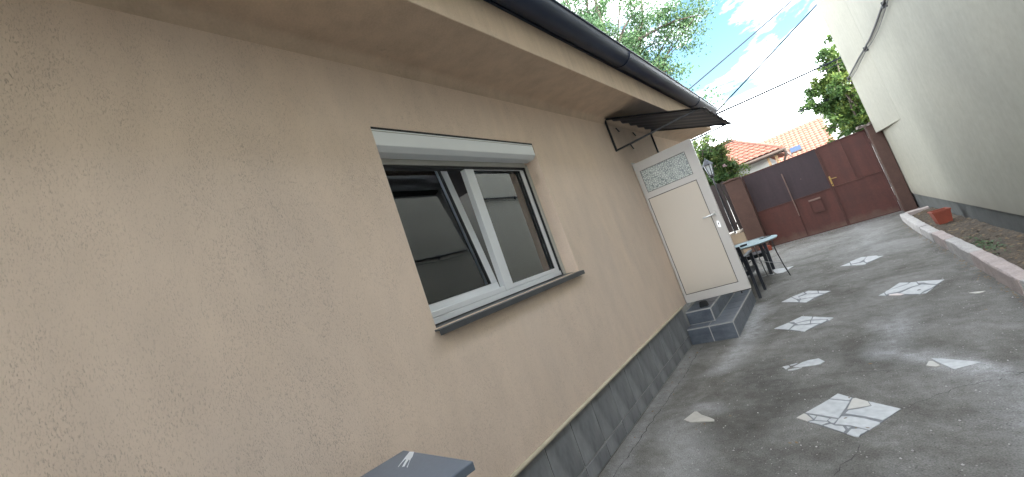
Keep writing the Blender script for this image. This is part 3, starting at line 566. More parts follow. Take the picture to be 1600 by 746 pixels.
# ------------------------------------------------------------------ steps
st = thing('tiled_steps', 'two low steps clad in slate blue tiles with pale joints, under the open door', 'steps', (WX, 5.2, 0))
core = MB().box(.0, .5475, .0025, 1.698, -.02, .1975).box(.0, .3175, .1835, 1.58, .1975, .3715); core.build('step_core', M['grout'], st)
def stp(x0, x1, y0, y1, z0, z1): MB().box(x0, x1, y0, y1, z0, z1).build('step_tile', M['stile'], st, bevel=.002)
g_ = .004
stp(.0, .260, 0, .012, .0, .184); stp(.272, .540, 0, .012, .0, .184)                                # near riser, lower
stp(.0, .260, .004, .178, .188, .200); stp(.272, .540, .004, .326, .188, .200)
stp(.0, .304, .181, .192, .206, .357)                                                              # near riser, upper
y = .0
for j in range(5):
    stp(.538, .550, y+(.016 if j == 0 else .006), min(y+.330, 1.70), .0, .184)
    if j: stp(.326, .540, y+.0, min(y+.326, 1.70), .188, .200)
    y += .338
y = .18
for j in range(4):
    stp(.308, .320, y+.004+(.01 if j == 0 else 0), min(y+.340, 1.58), .206, .357); stp(.0, .308, y+(.012 if j == 0 else 0), min(y+.340, 1.58), .362, .374); y += .35
bk = MB().prism([(-.055, 0), (.055, 0), (.045, .05), (.03, .075), (-.03, .075), (-.048, .05)], 'x', -.03, .03).build('rubber_doorstop', M['seal'], loc=(-1.60, 5.50, .375), bevel=.008)
bk.rotation_euler = (0, 0, R(85)); tag(bk, 'small black rubber stop on the upper tiled step under the door', 'doorstop')

# ------------------------------------------------------------------ door leaf (open), door frame
fr = MB().box(-2.0, WX-.015, dy0, dy0+.05, dz0, dz1).box(-2.0, WX-.015, dy1-.05, dy1, dz0, dz1).box(-2.0, WX-.015, dy0+.05, dy1-.05, dz1-.05, dz1)
hp(fr, 'door_frame', M['doorf'], bevel=.003)
door = thing('open_door', 'cream door with patterned glass at the top, standing open across the steps', 'door', (WX+.003, 5.565, .45), R(3.2))
DW, DH = .785, 2.01
f = MB(); f.box(0, DW, 0, .06, 0, .105).box(0, DW, 0, .06, 1.490, 1.570).box(0, DW, 0, .06, 1.885, DH)
f.box(0, .028, 0, .06, .105, 1.490).box(DW-.105, DW, 0, .06, .105, 1.490).box(0, .06, 0, .06, 1.570, 1.885).box(DW-.115, DW, 0, .06, 1.570, 1.885)
f.build('leaf_frame', M['doorf'], door, bevel=.0015)
MB().box(.036, DW-.113, .006, .055, .113, 1.482).build('panel', M['door'], door, bevel=.004)
MB().box(.028, DW-.105, .012, .05, .105, 1.490).build('panel_gasket', M['groove'], door)
MB().box(.058, DW-.113, .014, .045, 1.568, 1.887).build('glass_gasket', M['groove'], door)
MB().box(.066, DW-.121, .006, .05, 1.577, 1.878).build('glass_pane', M['opglass'], door)
hd = MB().box(DW-.082, DW-.045, -.008, 0, .955, 1.045).build('handle', M['doorf'], door, bevel=.006, seg=2)
l_ = MB(); l_.tube([(DW-.063, -.005, 1.0), (DW-.063, -.045, 1.0), (DW-.08, -.055, 1.0), (DW-.20, -.055, .995)], [.010, .010, .011, .009], 10); l_.build('lever', M['handle'], hd, smooth=True)
kp = MB(); kp.prism([(DW-.0635+.017*math.cos(a)*(1), .865+(.030 if math.sin(a) > 0 else -.030)+.017*math.sin(a)) for a in [i*math.pi/8+.01 for i in range(16)]], 'y', -.006, 0); kp.build('keyhole_plate', M['handle'], door, bevel=.001)
MB().box(DW-.068, DW-.059, -.0075, -.005, .855, .885).build('keyhole', M['seal'], door)
for zz in (.2, 1.0, 1.8):
    MB().tube([(.0, .068, zz-.05), (.0, .068, zz+.05)], .010, 10).build('hinge', M['doorf'], door, smooth=True)
MB().tube([(DW-.12, .03, -.04), (DW-.12, .03, .01)], .008, 8).build('floor_bolt', M['seal'], door)

# ------------------------------------------------------------------ awning
aw = thing('door_awning', 'dark corrugated metal awning on a black bracket frame above the door', 'awning', (WX, 6.1, 2.65))
AY0, AY1 = -1.02, 1.02
# sheet: corrugation runs with the slope
n = 96; dep = 1.14; drop = .485; sv = []; sf = []
for i in range(n+1):
    yv = AY0+(AY1+.08-AY0)*i/n; ph = (i/n*6.5) % 1; hz = .011*(1-math.cos(2*math.pi*ph))
    for j, t in enumerate((0, .5, 1)):
        for dz in (0, .004): sv.append((t*dep, yv, .450-drop*t+hz+dz+.004))
for i in range(n):
    a, b_ = i*6, (i+1)*6
    for j in range(2):
        sf += [(a+2*j, a+2*j+2, b_+2*j+2, b_+2*j), (a+2*j+1, b_+2*j+1, b_+2*j+3, a+2*j+3)]
    sf += [(a, b_, b_+1, a+1), (a+4, a+5, b_+5, b_+4)]
MB().add(sv, sf).build('roof_sheet', M['awn'], aw)
for yv in (-.94, .90):
    MB().bar((.012, yv, 0), (.012, yv, .46), .025).build('wall_post', M['blackm'], aw, bevel=.002)
    MB().bar((.0, yv, .0), (1.10, yv, .0), .022).build('arm', M['blackm'], aw, bevel=.002)
    MB().bar((.02, yv, .442), (1.09, yv, -.006), .022).build('rafter', M['blackm'], aw, bevel=.002)
MB().bar((1.09, -.94, .0), (1.09, .90, .0), .022).build('front_bar', M['blackm'], aw, bevel=.002)
MB().bar((.012, -.94, .45), (.012, .90, .45), .024).build('wall_bar', M['blackm'], aw, bevel=.002)
for (yv, zv, l) in ((-.62, .36, .07), (.02, .35, .07), (-.30, .14, .09)):
    MB().bar((.006, yv, zv), (.03, yv, zv-l), .02, .012).build('fixing_tab', M['blackm'], aw)

# ------------------------------------------------------------------ grey cabinet by the wall
cb = thing('grey_cabinet', 'grey painted metal cabinet with torn silver tape on its lid, by the rendered wall', 'cabinet', (-1.44, .626, 0), R(-8.4))
MB().box(-.235, .235, -.30, .285, .03, .955).build('body', M['cab'], cb, bevel=.006, seg=2)
MB().box(-.258, .258, -.33, .31, .955, .985).build('lid', M['cab'], cb, bevel=.004, seg=2)
MB().box(.236, .241, -.27, .255, .08, .90).build('door', M['cabd'], cb, bevel=.002)
MB().tube([(.241, .20, .5), (.265, .20, .5), (.265, .20, .62), (.241, .20, .62)], .006, 8).build('handle', M['handle'], cb, smooth=True)
for sx, sy in ((-.19, -.27), (.19, -.27), (-.19, .25), (.19, .25)): MB().lathe([(.018, 0), (.018, .03)], (sx, sy, 0), 10).build('foot', M['seal'], cb)
tp = MB()
tp.prism([(-0.1921, 0.3042), (-0.1593, 0.3074), (-0.1182, 0.2781), (-0.1079, 0.2655), (-0.0724, 0.2381), (-0.043, 0.2166), (-0.0496, 0.217), (-0.0953, 0.2535), (-0.1152, 0.2604), (-0.0956, 0.2397), (-0.0711, 0.2185), (-0.0814, 0.2136), (-0.106, 0.2352), (-0.1297, 0.2564), (-0.1409, 0.2575), (-0.1243, 0.2333), (-0.1042, 0.2096), (-0.1072, 0.209), (-0.1367, 0.2413), (-0.1642, 0.2713)], 'z', .9852, .9861)
tp.build('tape', M['tape'], cb)

# ------------------------------------------------------------------ neighbour building on the right
NX, NZ = 1.45, 6.4
nb = thing('neighbour_building', 'tall cream rendered building with dark plinth along the right side', 'building', (4, 5, 0))
def npart(mb, name, m, **k):
    o = mb.build(name, m, **k); o.parent = nb; o.matrix_parent_inverse = Matrix.Translation((-4, -5, 0)); return o
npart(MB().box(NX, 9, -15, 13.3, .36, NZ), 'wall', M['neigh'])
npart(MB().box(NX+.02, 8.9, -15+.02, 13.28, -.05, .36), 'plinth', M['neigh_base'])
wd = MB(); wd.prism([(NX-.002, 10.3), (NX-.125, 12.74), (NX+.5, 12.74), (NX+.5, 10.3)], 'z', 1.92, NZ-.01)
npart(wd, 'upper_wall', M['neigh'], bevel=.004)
npart(MB().prism([(NX-.12, NZ), (9.3, NZ), (5.3, NZ+2.6)], 'y', -15.2, 13.9), 'roof', M['rtile'])
cbm = MB()
rnd = random.Random(3)
P = []
for i in range(60):
    y = -5.5+i*(12.74+5.5)/59; P.append((NX-.03-.125*max(0, (y-10.3)/2.44)-.012*(y > 9.8), y, 3.36+.012*math.sin(i*.5)+rnd.uniform(-.003, .003)))

cb1 = thing('wall_cable', 'bundle of black cables strung along the cream wall of the tall building', 'cable', (NX, 5, 3.36))
def cpart(mb, name, m, **k):
    o = mb.build(name, m, **k); o.parent = cb1; o.matrix_parent_inverse = Matrix.Translation((-NX, -5, -3.36)); return o
cpart(MB().tube(P, .016, 8), 'cable', M['cable'], smooth=True)
P2 = [(x-.006, y, z-.05-.05*abs(math.sin(i*.31))) for i, (x, y, z) in enumerate(P)]
cpart(MB().tube(P2, .006, 6), 'thin_cable', M['cable'], smooth=True)
for i in range(3, 60, 8):
    x, y, z = P[i]; cpart(MB().box(min(x, NX)-.02, NX if y < 10.3 else x+.03, y-.012, y+.012, z-.06, z+.03), 'cable_clip', M['cable'])

# ------------------------------------------------------------------ kerb, soil bed
kb = thing('garden_kerb', 'row of rough concrete kerb stones edging the soil bed on the right', 'kerb', (1.0, 7, 0))
ys_ = [1.6, 2.45, 3.3, 4.2, 4.98, 5.68, 6.38, 7.5, 8.25, 9.08, 10.2, 11.42]
def kx(y): return .915+.0045*max(0, y-5)+(.013*max(0, y-9.2)**1.6)
for i, (a, b) in enumerate(zip(ys_[:-1], ys_[1:])):
    rnd = random.Random(i+40); m_ = M['kerbp'] if i in (4, 5, 7) else M['kerb']
    nseg = max(3, int((b-a)/.12)); vs = []; fs = []
    off = rnd.uniform(-.014, .014)+i%2*.012; hh = .155+rnd.uniform(-.020, .014)
    for j in range(nseg+1):
        y = a+.010+(b-a-.020)*j/nseg; x0 = kx(y)+off; e_ = lambda s=.006: rnd.uniform(-s, s)
        pr_ = [(x0+e_(.003), -.03), (x0+.003+e_(.004), hh-.012+e_(.005)), (x0+.012+e_(.005), hh+e_(.004)), (x0+.105+e_(.006), hh+.002+e_(.004)), (x0+.12+e_(), hh-.012+e_()), (x0+.13, -.03)]
        vs += [(p[0]-1.0, y-7+ (rnd.uniform(-.008, .008) if j in (0, nseg) else 0), p[1]) for p in pr_]
        if j:
            for q in range(5): fs.append(((j-1)*6+q, (j-1)*6+q+1, j*6+q+1, j*6+q))
    fs += [tuple(range(6)), tuple(nseg*6+q for q in range(5, -1, -1))]
    MB().add(vs, fs).build('kerb_stone', m_, kb)
vs = []; fs = []; rnd = random.Random(9)
for j in range(5):
    x = kx(11.4)+.09+j*.085-1.0
    vs += [(x, 11.30-7+rnd.uniform(-.01, .01), -.03), (x, 11.30-7, .15+rnd.uniform(-.01, .01)), (x, 11.42-7, .155+rnd.uniform(-.01, .01)), (x, 11.42-7, -.03)]
    if j: fs += [((j-1)*4+q, (j-1)*4+q+1, j*4+q+1, j*4+q) for q in range(3)]
fs += [(0, 1, 2, 3), (19, 18, 17, 16)]
MB().add(vs, fs).build('kerb_stone', M['kerbp'], kb)
vs = []; fs = []; sx_ = np.linspace(.99, NX+.03, 20); sy_ = np.linspace(1.4, 11.33, 330)
for y in sy_:
    for x in sx_:
        x1 = max(x, kx(y)+.06) if x < 1.05 else x
        vs.append((x1, y, .085+.035*mnoise.noise(Vector((x*4, y*4, 1)))+.022*mnoise.noise(Vector((x*15, y*15, 2)))+.02*(x-1)/.45))
fs = [(j*20+i, j*20+i+1, (j+1)*20+i+1, (j+1)*20+i) for j in range(len(sy_)-1) for i in range(19)]
MB().add(vs, fs).build('soil_bed', M['soil'], smooth=True, kind='structure')
# litter on soil, along kerb and along the gate
def litter(name, spots, m, seed, smin, smax, flat=True):
    rnd = random.Random(seed); vs = []; fs = []
    for (x, y, z) in spots:
        s = rnd.uniform(smin, smax); a = rnd.uniform(0, 6.28); ti = rnd.uniform(-.5, .5) if flat else rnd.uniform(-1.2, 1.2)
        u = Vector((math.cos(a), math.sin(a), ti*.5))*s; v = Vector((-math.sin(a), math.cos(a), rnd.uniform(-.3, .3)))*s*.55
        c = Vector((x, y, z+abs(u.z)+abs(v.z)*.6+.001)); o = len(vs)
        vs += [c-u, c+v-u*.1, c+u, c-v+u*.1]; fs.append((o, o+1, o+2, o+3))
    return MB().add(vs, fs).build(name, m, kind='stuff')
rnd = random.Random(21)
def soilz(x, y): return .085+.035*mnoise.noise(Vector((x*4, y*4, 1)))+.022*mnoise.noise(Vector((x*15, y*15, 2)))+.02*(x-1)/.45
sp = [(x, y, soilz(x, y)) for x, y in [(rnd.uniform(1.06, 1.43), rnd.uniform(2, 11.2)) for _ in range(900)]]
litter('dry_leaves', sp, M['leafd'], 1, .008, .028)
sp = [(x, y, soilz(x, y)) for x, y in [(rnd.gauss(1.16, .05), rnd.gauss(6.9, .3)) for _ in range(260)] if 1.06 < x < 1.4]
litter('weeds', sp, M['weed'], 2, .008, .022, False)
sp = [(kx(y)-abs(rnd.gauss(0, .035))-.005, y, .003) for y in [rnd.uniform(4.5, 11) for _ in range(330)]]+[(rnd.uniform(-1.4, 1.1), 13.0-abs(rnd.gauss(0, .28)), .003) for _ in range(420)]+[(rnd.uniform(-1.3, .9), rnd.uniform(1.9, 12.5), .003) for _ in range(70)]+[(-1.75+abs(rnd.gauss(0, .05)), rnd.uniform(2, 5.1), .003) for _ in range(40)]
litter('fallen_leaves', sp, M['leafd'], 3, .005, .016)
def pebbles(name, spots, m, seed, smin, smax):
    rnd = random.Random(seed); vs = []; fs = []
    for (x, y, z) in spots:
        s = rnd.uniform(smin, smax); o = len(vs)
        for k in range(5): a = k*1.257+rnd.uniform(-.3, .3); vs.append((x+s*math.cos(a)*rnd.uniform(.6, 1), y+s*math.sin(a)*rnd.uniform(.6, 1), z-.001))
        vs.append((x, y, z+s*.6)); fs += [(o+k, o+(k+1) % 5, o+5) for k in range(5)]
    return MB().add(vs, fs).build(name, m, kind='stuff')
sp = [(rnd.uniform(-1.5, .9), rnd.uniform(1.6, 12.8), .001) for _ in range(900)]+[(rnd.uniform(-1.45, 1.15), 13.0-abs(rnd.gauss(0, .2)), .001) for _ in range(300)]
pebbles('gravel', sp, M['kerb'], 4, .003, .009)
for (x, y, s) in ((-.55, 5.12, .016), (-.33, 5.05, .02), (-.8, 5.75, .014), (.47, 5.6, .012)):
    pass

# terracotta coloured trough
pt = MB(); w0, w1, l0, l1, hh = .078, .105, .085, .115, .215
vs = [(-w0, -l0, 0), (w0, -l0, 0), (w0, l0, 0), (-w0, l0, 0), (-w1, -l1, hh), (w1, -l1, hh), (w1, l1, hh), (-w1, l1, hh), (-w1+.012, -l1+.012, hh), (w1-.012, -l1+.012, hh), (w1-.012, l1-.012, hh), (-w1+.012, l1-.012, hh), (-w0, -l0, .03), (w0, -l0, .03), (w0, l0, .03), (-w0, l0, .03)]
fs = [(0, 3, 2, 1)]+[(i, (i+1) % 4, (i+1) % 4+4, i+4) for i in range(4)]+[(i+4, (i+1) % 4+4, (i+1) % 4+8, i+8) for i in range(4)]+[(i+8, (i+1) % 4+8, (i+1) % 4+12, i+12) for i in range(4)]+[(12, 13, 14, 15)]
pot = thing('flower_trough', 'orange plastic flower trough standing on the soil bed near the gate', 'planter', (1.235, 9.15, .10), R(4))
pt.add(vs, fs).build('trough', M['terra'], pot)
MB().box(-w1-.006, w1+.006, -l1-.006, -l1+.002, hh-.022, hh+.002).box(-w1-.006, w1+.006, l1-.002, l1+.006, hh-.022, hh+.002).box(-w1-.006, -w1+.002, -l1, l1, hh-.022, hh+.002).box(w1-.002, w1+.006, -l1, l1, hh-.022, hh+.002).build('rim', M['terra'], pot, bevel=.002)
MB().box(-w1+.02, w1-.02, -l1+.02, l1-.02, .12, .14).build('potting_soil', M['soil'], pot)

# ------------------------------------------------------------------ gate and posts
GY = 13.1
gt = thing('metal_gate', 'wide double gate of rust red and dark purple sheet metal panels', 'gate', (-.17, GY, 0))
gx0, gx1, gs, gz0, gz1, gm_ = -1.56+.17, 1.20+.17, .20+.17, .012, 2.11, 1.03
def pnl(x0, x1, z0, z1, m_, y=0.):
    x0 -= .012 if x0 > -.6 else .0; x1 += .012; z0 -= .014; z1 += .012
    MB().box(x0, x1, y-.004, y+.004, z0, z1).build('panel', m_, gt)
pnl(gx0+.02, -.512, gm_+.02, gz1-.02, M['gated'], -.012); pnl(-.500, gs-.015, gm_+.02, gz1-.02, M['gated'], -.010)
pnl(gx0+.02, -.505, gz0+.02, gm_-.01, M['gate']); pnl(-.500, gs-.015, gz0+.02, gm_-.01, M['gate'], .003)
pnl(gs+.02, .868, gm_+.02, gz1-.02, M['gate']); pnl(.873, gx1-.02, gm_+.02, gz1-.02, M['gate'], .003)
pnl(gs+.02, gx1-.02, gz0+.02, gm_-.01, M['gate'])
MB().box(gs-.02, gs+.02, .006, .03, gz0, gz1-.02).build('rebate_strip', M['gatef'], gt)
def fb(x0, x1, z0, z1, d=.022): MB().box(x0, x1, -d, .02, z0, z1).build('frame_bar', M['gatef'], gt, bevel=.003)
fb(gx0, gs-.004, gz1-.03, gz1); fb(gs+.004, gx1, gz1-.03, gz1+.004); fb(gx0, gs-.004, gz0, gz0+.03); fb(gs+.004, gx1, gz0, gz0+.03)
fb(gx0+.03, gs-.034, gm_-.015, gm_+.012, .026); fb(gs+.034, gx1-.03, gm_-.015, gm_+.012, .026)
fb(gx0, gx0+.03, gz0+.03, gz1-.03, .021); fb(gs-.034, gs-.004, gz0+.03, gz1-.03, .021); fb(gs+.004, gs+.034, gz0+.03, gz1-.03, .021); fb(gx1-.03, gx1, gz0+.03, gz1-.03, .021)
fb(.860, .882, gm_+.012, gz1-.03, .018); fb(-.512, -.492, gz0+.03, gm_-.015, .018)
MB().tube([(-.50, -.045, 1.80), (-.50, -.045, .60)], .013, 8).build('drop_bolt', M['rod'], gt, smooth=True)
MB().box(-.52, -.48, -.05, -.012, 1.60, 1.63).box(-.52, -.48, -.05, -.012, .72, .75).build('bolt_guide', M['gatef'], gt)
MB().box(-.19, .05, -.028, -.005, .55, .87).build('letterbox_flap', M['gate'], gt, bevel=.006)
MB().box(-.205, -.192, -.034, -.005, .535, .86).box(.052, .065, -.034, -.005, .535, .86).box(-.192, .052, -.034, -.005, .535, .548).build('letterbox_frame', M['gatef'], gt)
MB().box(-.20, .06, -.045, -.005, .862, .905).build('letterbox_hood', M['rod'], gt, bevel=.006)
hp_ = MB().box(gs+.006, gs+.040, -.034, -.022, 1.06, 1.32).build('handle_plate', M['brass'], gt, bevel=.004)
MB().tube([(gs+.022, -.03, 1.25), (gs+.022, -.075, 1.25), (gs+.04, -.08, 1.25), (gs+.15, -.08, 1.245)], .010, 8).build('lever', M['brass'], hp_, smooth=True)
MB().tube([(gs+.022, -.038, 1.11), (gs+.022, -.03, 1.11)], .014, 8).build('keyhole', M['seal'], hp_)
for zz in (.35, 1.8):
    MB().tube([(gx1+.008, -.02, zz-.06), (gx1+.008, -.02, zz+.06)], .016, 8).build('hinge', M['gatef'], gt, smooth=True)
    MB().tube([(gx0-.008, -.02, zz-.06), (gx0-.008, -.02, zz+.06)], .016, 8).build('hinge', M['gatef'], gt, smooth=True)
MB().lathe([(.008, 0), (.010, .004)], (0, 0, 0), 8).build('bolt_head', M['rod'], gt, loc=(-.16, -.014, 1.5), rot=(R(90), 0, 0))
MB().prism([(.86, gz1+.003), (1.0, gz1+.003), (.98, gz1+.045), (.90, gz1+.03)], 'y', -.02, .015).build('closer_bracket', M['wpl'], gt, bevel=.004)

pl = thing('gate_post', 'brown gate post left of the gate beside the picket fence', 'gate post', (-1.78, GY, 0), group='brown gate posts')
MB().box(-.22, .222, -.16, .16, -.02, 2.10).build('shaft', M['post'], pl, bevel=.012)
MB().prism([(-.26, 2.10), (.215, 2.10), (.215, 2.13), (-.03, 2.165), (-.26, 2.13)], 'y', -.19, .19).build('cap', M['post'], pl, bevel=.008)
pr_o = thing('gate_post', 'brown gate post right of the gate against the cream building', 'gate post', (1.34, GY-.08, 0), group='brown gate posts')
MB().box(-.13, .10, -.24, .16, -.02, 2.17).build('shaft', M['post'], pr_o, bevel=.012)
cv = MB(); rnd = random.Random(5); nn = 9; vs = []; fs = []
for i in range(nn+1):
    x = -.27+.36*i/nn
    vs += [(x, -.28+rnd.uniform(-.02, .02), 2.15+rnd.uniform(-.012, .012)), (x, -.28+rnd.uniform(-.02, .02), 2.20+rnd.uniform(-.02, .02)), (x, .18, 2.22+rnd.uniform(-.02, .02)), (x, .18, 2.17)]
    if i: fs += [((i-1)*4+q, (i-1)*4+(q+1) % 4, i*4+(q+1) % 4, i*4+q) for q in range(4)]
fs += [(0, 1, 2, 3), (nn*4+3, nn*4+2, nn*4+1, nn*4)]
cv.add(vs, fs).build('cap', M['cap'], pr_o)
for zz in (.5, 1.0, 1.5): MB().box(-.142, -.128, -.20, -.14, zz-.2, zz+.2).build('mortar_patch', M['cap'], pr_o)

# ------------------------------------------------------------------ low wall, picket fence, lantern
lw = thing('low_wall', 'low beige wall topped with loose pale stones below the picket fence', 'wall', (-4.2, GY+.02, 0))
MB().box(-3.6, 2.19, -.14, .14, -.02, .64).build('wall_body', M['beige'], lw, bevel=.01)
rnd = random.Random(11); x = -3.6
while x < 2.16:
    wd_ = rnd.uniform(.13, .26); nP = 7
    c = (x+wd_/2); pts = [(c+wd_/2*.96*math.cos(a*6.283/nP+.3)*rnd.uniform(.85, 1.05), -.01+.16*math.sin(a*6.283/nP+.3)*rnd.uniform(.85, 1.05)) for a in range(nP)]
    MB().prism(pts, 'z', .64, .695+rnd.uniform(-.02, .03)).build('coping_stone', M['stone'], lw, bevel=.015); x += wd_
fc = thing('picket_fence', 'dark stained picket fence with narrow gaps on the low beige wall', 'fence', (-4.2, GY+.06, .66))
rnd = random.Random(12); x = -3.6; first_p = None
while x < 2.15:
    h = 1.54+rnd.uniform(-.015, .015)
    if first_p is None:
        first_p = MB().prism([(0, .06), (.124, .06), (.124, 1.50), (.062, 1.54), (0, 1.50)], 'y', -.012, .012).build('picket', M['picket'], fc, bevel=.002); o = first_p
    else: o = first_p.copy(); COL.objects.link(o)
    o.location = (x, rnd.uniform(-.003, .003), 0); o.rotation_euler = (0, R(rnd.uniform(-.35, .35)), 0); x += .142
for zz in (.22, 1.28): MB().box(-3.6, 2.19, .014, .05, zz, zz+.07).build('rail', M['picket'], fc)
ln = thing('garden_lantern', 'black coach lantern with pale glass on a post behind the open door', 'lantern', (-2.235, GY-.05, .17))
MB().tube([(0, 0, .5), (0, 0, 2.25)], .022, 10).build('post', M['blackm'], ln, smooth=True)
MB().lathe([(.03, 2.22), (.07, 2.26), (.075, 2.30), (.065, 2.31)], n=6).build('base', M['blackm'], ln)
zb, zt, rb0, rt0 = 2.32, 2.60, .070, .118
for k in range(6):
    a = k*math.pi/3; a2 = a+math.pi/3
    p = lambda r, an, z: (r*math.cos(an), r*math.sin(an), z)
    MB().add([p(rb0*.97, a, zb), p(rb0*.97, a2, zb), p(rt0*.97, a2, zt), p(rt0*.97, a, zt), p(rb0*.90, a, zb), p(rb0*.90, a2, zb), p(rt0*.92, a2, zt), p(rt0*.92, a, zt)], [(0, 1, 2, 3), (7, 6, 5, 4), (0, 4, 5, 1), (3, 2, 6, 7), (0, 3, 7, 4), (1, 5, 6, 2)]).build('pane', M['lampg'], ln)
    MB().bar(p(rb0, a, zb-.005), p(rt0, a, zt+.005), .020).build('glazing_bar', M['blackm'], ln)
MB().lathe([(.158, 2.60), (.155, 2.625), (.10, 2.70), (.045, 2.775), (.018, 2.79), (.022, 2.81), (.004, 2.845)], n=6).build('cap', M['blackm'], ln)

# ------------------------------------------------------------------ round table, things on it, chairs
TC = (-1.325, 8.33)
tb = thing('round_table', 'round pale blue glass table on thin tube legs behind the open door', 'table', (TC[0], TC[1], 0))
MB().lathe([(.468, .706), (.486, .709), (.490, .715), (.486, .721), (.468, .722)], n=64).build('glass_top', M['tglass'], tb, smooth=True)
MB().tube([(.470*math.cos(i*math.pi/24), .470*math.sin(i*math.pi/24), .699) for i in range(48)], .0085, 8, closed=True).build('rim_ring', M['chrome'], tb, smooth=True)
for k in range(4):
    a = R(-6)+k*math.pi/2; ca, sa = math.cos(a), math.sin(a)
    pts = [(.40*ca, .40*sa, .695), (.385*ca, .385*sa, .60), (.39*ca, .39*sa, .45), (.415*ca, .415*sa, .2), (.445*ca, .445*sa, .005)]
    lg = MB().tube(pts, .0095, 8).build('leg', M['chromed'] if k % 2 == 0 else M['chrome'], tb, smooth=True)
for k in range(2):
    a = R(-6)+k*math.pi/2; ca, sa = math.cos(a), math.sin(a)
    pts = [(t*.40*ca, t*.40*sa, .26+.20*(1-abs(t))**1.5*(1 if k else .9)) for t in [i/10 for i in range(-10, 11)]]
    MB().tube(pts, .007, 8).build('cross_brace', M['chrome'], tb, smooth=True)
a1 = MB().lathe([(.050, 0), (.058, .004), (.062, .026), (.052, .026), (.046, .010)], n=16).build('ashtray', M['seal'], loc=(-1.345, 8.10, .7225), smooth=True); tag(a1, 'small black dish on the near half of the glass table', 'ashtray')
a2 = MB().box(-.085, .085, -.045, .045, 0, .014).build('black_wallet', M['seal'], loc=(-1.04, 8.50, .7225), rot=(0, 0, R(38)), bevel=.005, seg=2); tag(a2, 'flat black wallet near the far edge of the glass table', 'wallet')

def make_chair(label):
    t = thing('plastic_chair', label, 'chair', group='dark plastic armchairs at the round table')
    s = MB()
    for i in range(7): s.box(-.22+.0635*i, -.22+.0635*i+.058, -.21, .23, .405, .425)
    s.box(-.235, -.22, -.22, .24, .36, .43).box(.22, .235, -.22, .24, .36, .43).box(-.235, .235, .23, .245, .36, .43).box(-.235, .235, -.225, -.21, .36, .43)
    s.build('seat', M['chair'], t, bevel=.004)
    for sx in (-1, 1):
        MB().prism([(.21, 0), (.265, 0), (.285, .42), (.275, .66), (.225, .66), (.225, .42)], 'x', sx*.255-.022, sx*.255+.022).build('leg', M['chair'], t, bevel=.006)
        MB().prism([(-.32, 0), (-.265, 0), (-.215, .42), (-.225, .64), (-.27, .64), (-.275, .42)], 'x', sx*.255-.022, sx*.255+.022).build('leg', M['chair'], t, bevel=.006)
        MB().prism([(-.30, .64), (.27, .655), (.30, .668), (.28, .682), (-.30, .67)], 'x', sx*.258-.032, sx*.258+.032).build('armrest', M['chair'], t, bevel=.007)
        MB().prism([(-.26, .36), (.24, .36), (.24, .43), (-.26, .43)], 'x', sx*.243-.008, sx*.243+.008).build('side_rail', M['chair'], t, bevel=.003)
    b = MB()
    def bk(x0, x1, z0, z1):
        ya, yb = -.215-(z0-.42)*.28, -.215-(z1-.42)*.28
        b.add([(x0, ya, z0), (x1, ya, z0), (x1, yb, z1), (x0, yb, z1), (x0, ya-.02, z0), (x1, ya-.02, z0), (x1, yb-.02, z1), (x0, yb-.02, z1)], [(0, 1, 2, 3), (7, 6, 5, 4), (0, 4, 5, 1), (1, 5, 6, 2), (2, 6, 7, 3), (3, 7, 4, 0)])
    bk(-.26, -.215, .42, .84); bk(.215, .26, .42, .84); bk(-.215, .215, .79, .84)
    for i in range(6): bk(-.20+.068*i, -.20+.068*i+.045, .46, .79)
    b.build('backrest', M['chair'], t, bevel=.003)
    return t
ch = make_chair('dark plastic armchair in front of the table, half hidden by the open door')
ch.location = (-1.475, 7.36, 0); ch.rotation_euler = (0, 0, R(-2))
c2 = copy_tree(ch); c2['label'] = 'dark plastic armchair pushed under the far side of the glass table'
c2.location = (-1.46, 9.14, 0); c2.rotation_euler = (0, 0, R(-90))
bq2 = MB().box(-.12, .12, -.10, .10, 0, .13).build('clay_block', M['terra'], loc=(-1.62, 12.55, 0), rot=(0, 0, R(20)), bevel=.006); tag(bq2, 'reddish clay block on the ground behind the round table near the left gate post', 'clay block')

# ------------------------------------------------------------------ houses across the street
def tiled(p00, p10, p11, p01, rows, cols, amp, step, m, parent, name='roof_tiles'):
    """p00-p10 eave, p01-p11 ridge; barrel rolls along the slope, stepped courses"""
    p00, p10, p11, p01 = map(Vector, (p00, p10, p11, p01)); nrm = (p10-p00).cross(p01-p00).normalized()
    if nrm.z < 0: nrm = -nrm
    vs = []; fs = []; nu = cols*6
    for r in range(rows):
        for e in (0, 1):
            v = (r+e*1.0)/rows
            for i in range(nu+1):
                u = i/nu; c_ = p00.lerp(p10, u).lerp(p01.lerp(p11, u), v)
                vs.append(c_+nrm*(amp*abs(math.sin(math.pi*u*cols))**.8+(step if e == 0 else 0)))
        o = r*2*(nu+1)
        fs += [(o+i, o+i+1, o+nu+1+i+1, o+nu+1+i) for i in range(nu)]
        if r: 
            q = o-(nu+1); fs += [(q+i, q+i+1, o+i+1, o+i) for i in range(nu)]
    o = MB().add(vs, fs).build(name, m, parent, smooth=False); o['kind'] = 'stuff'; return o
A = thing('house', 'low grey walled house with a hipped clay tile roof just beyond the gate', 'house', (0, 0, 0))
C_ = (-.72, 21.6, 3.04); Tp = (-2.75, 24.4, 4.55)
tiled((-9, 21.6, 3.04), C_, Tp, (-9, 24.4, 4.55), 9, 34, .05, .04, M['rtile'], A)
tiled(C_, (-.72, 29, 3.04), (-2.75, 27.0, 4.55), Tp, 9, 30, .05, .04, M['rtile'], A)
tiled((-.72, 29, 3.04), (-9, 29, 3.04), (-9, 27.0, 4.55), (-2.75, 27.0, 4.55), 5, 20, .05, .04, M['rtile'], A)
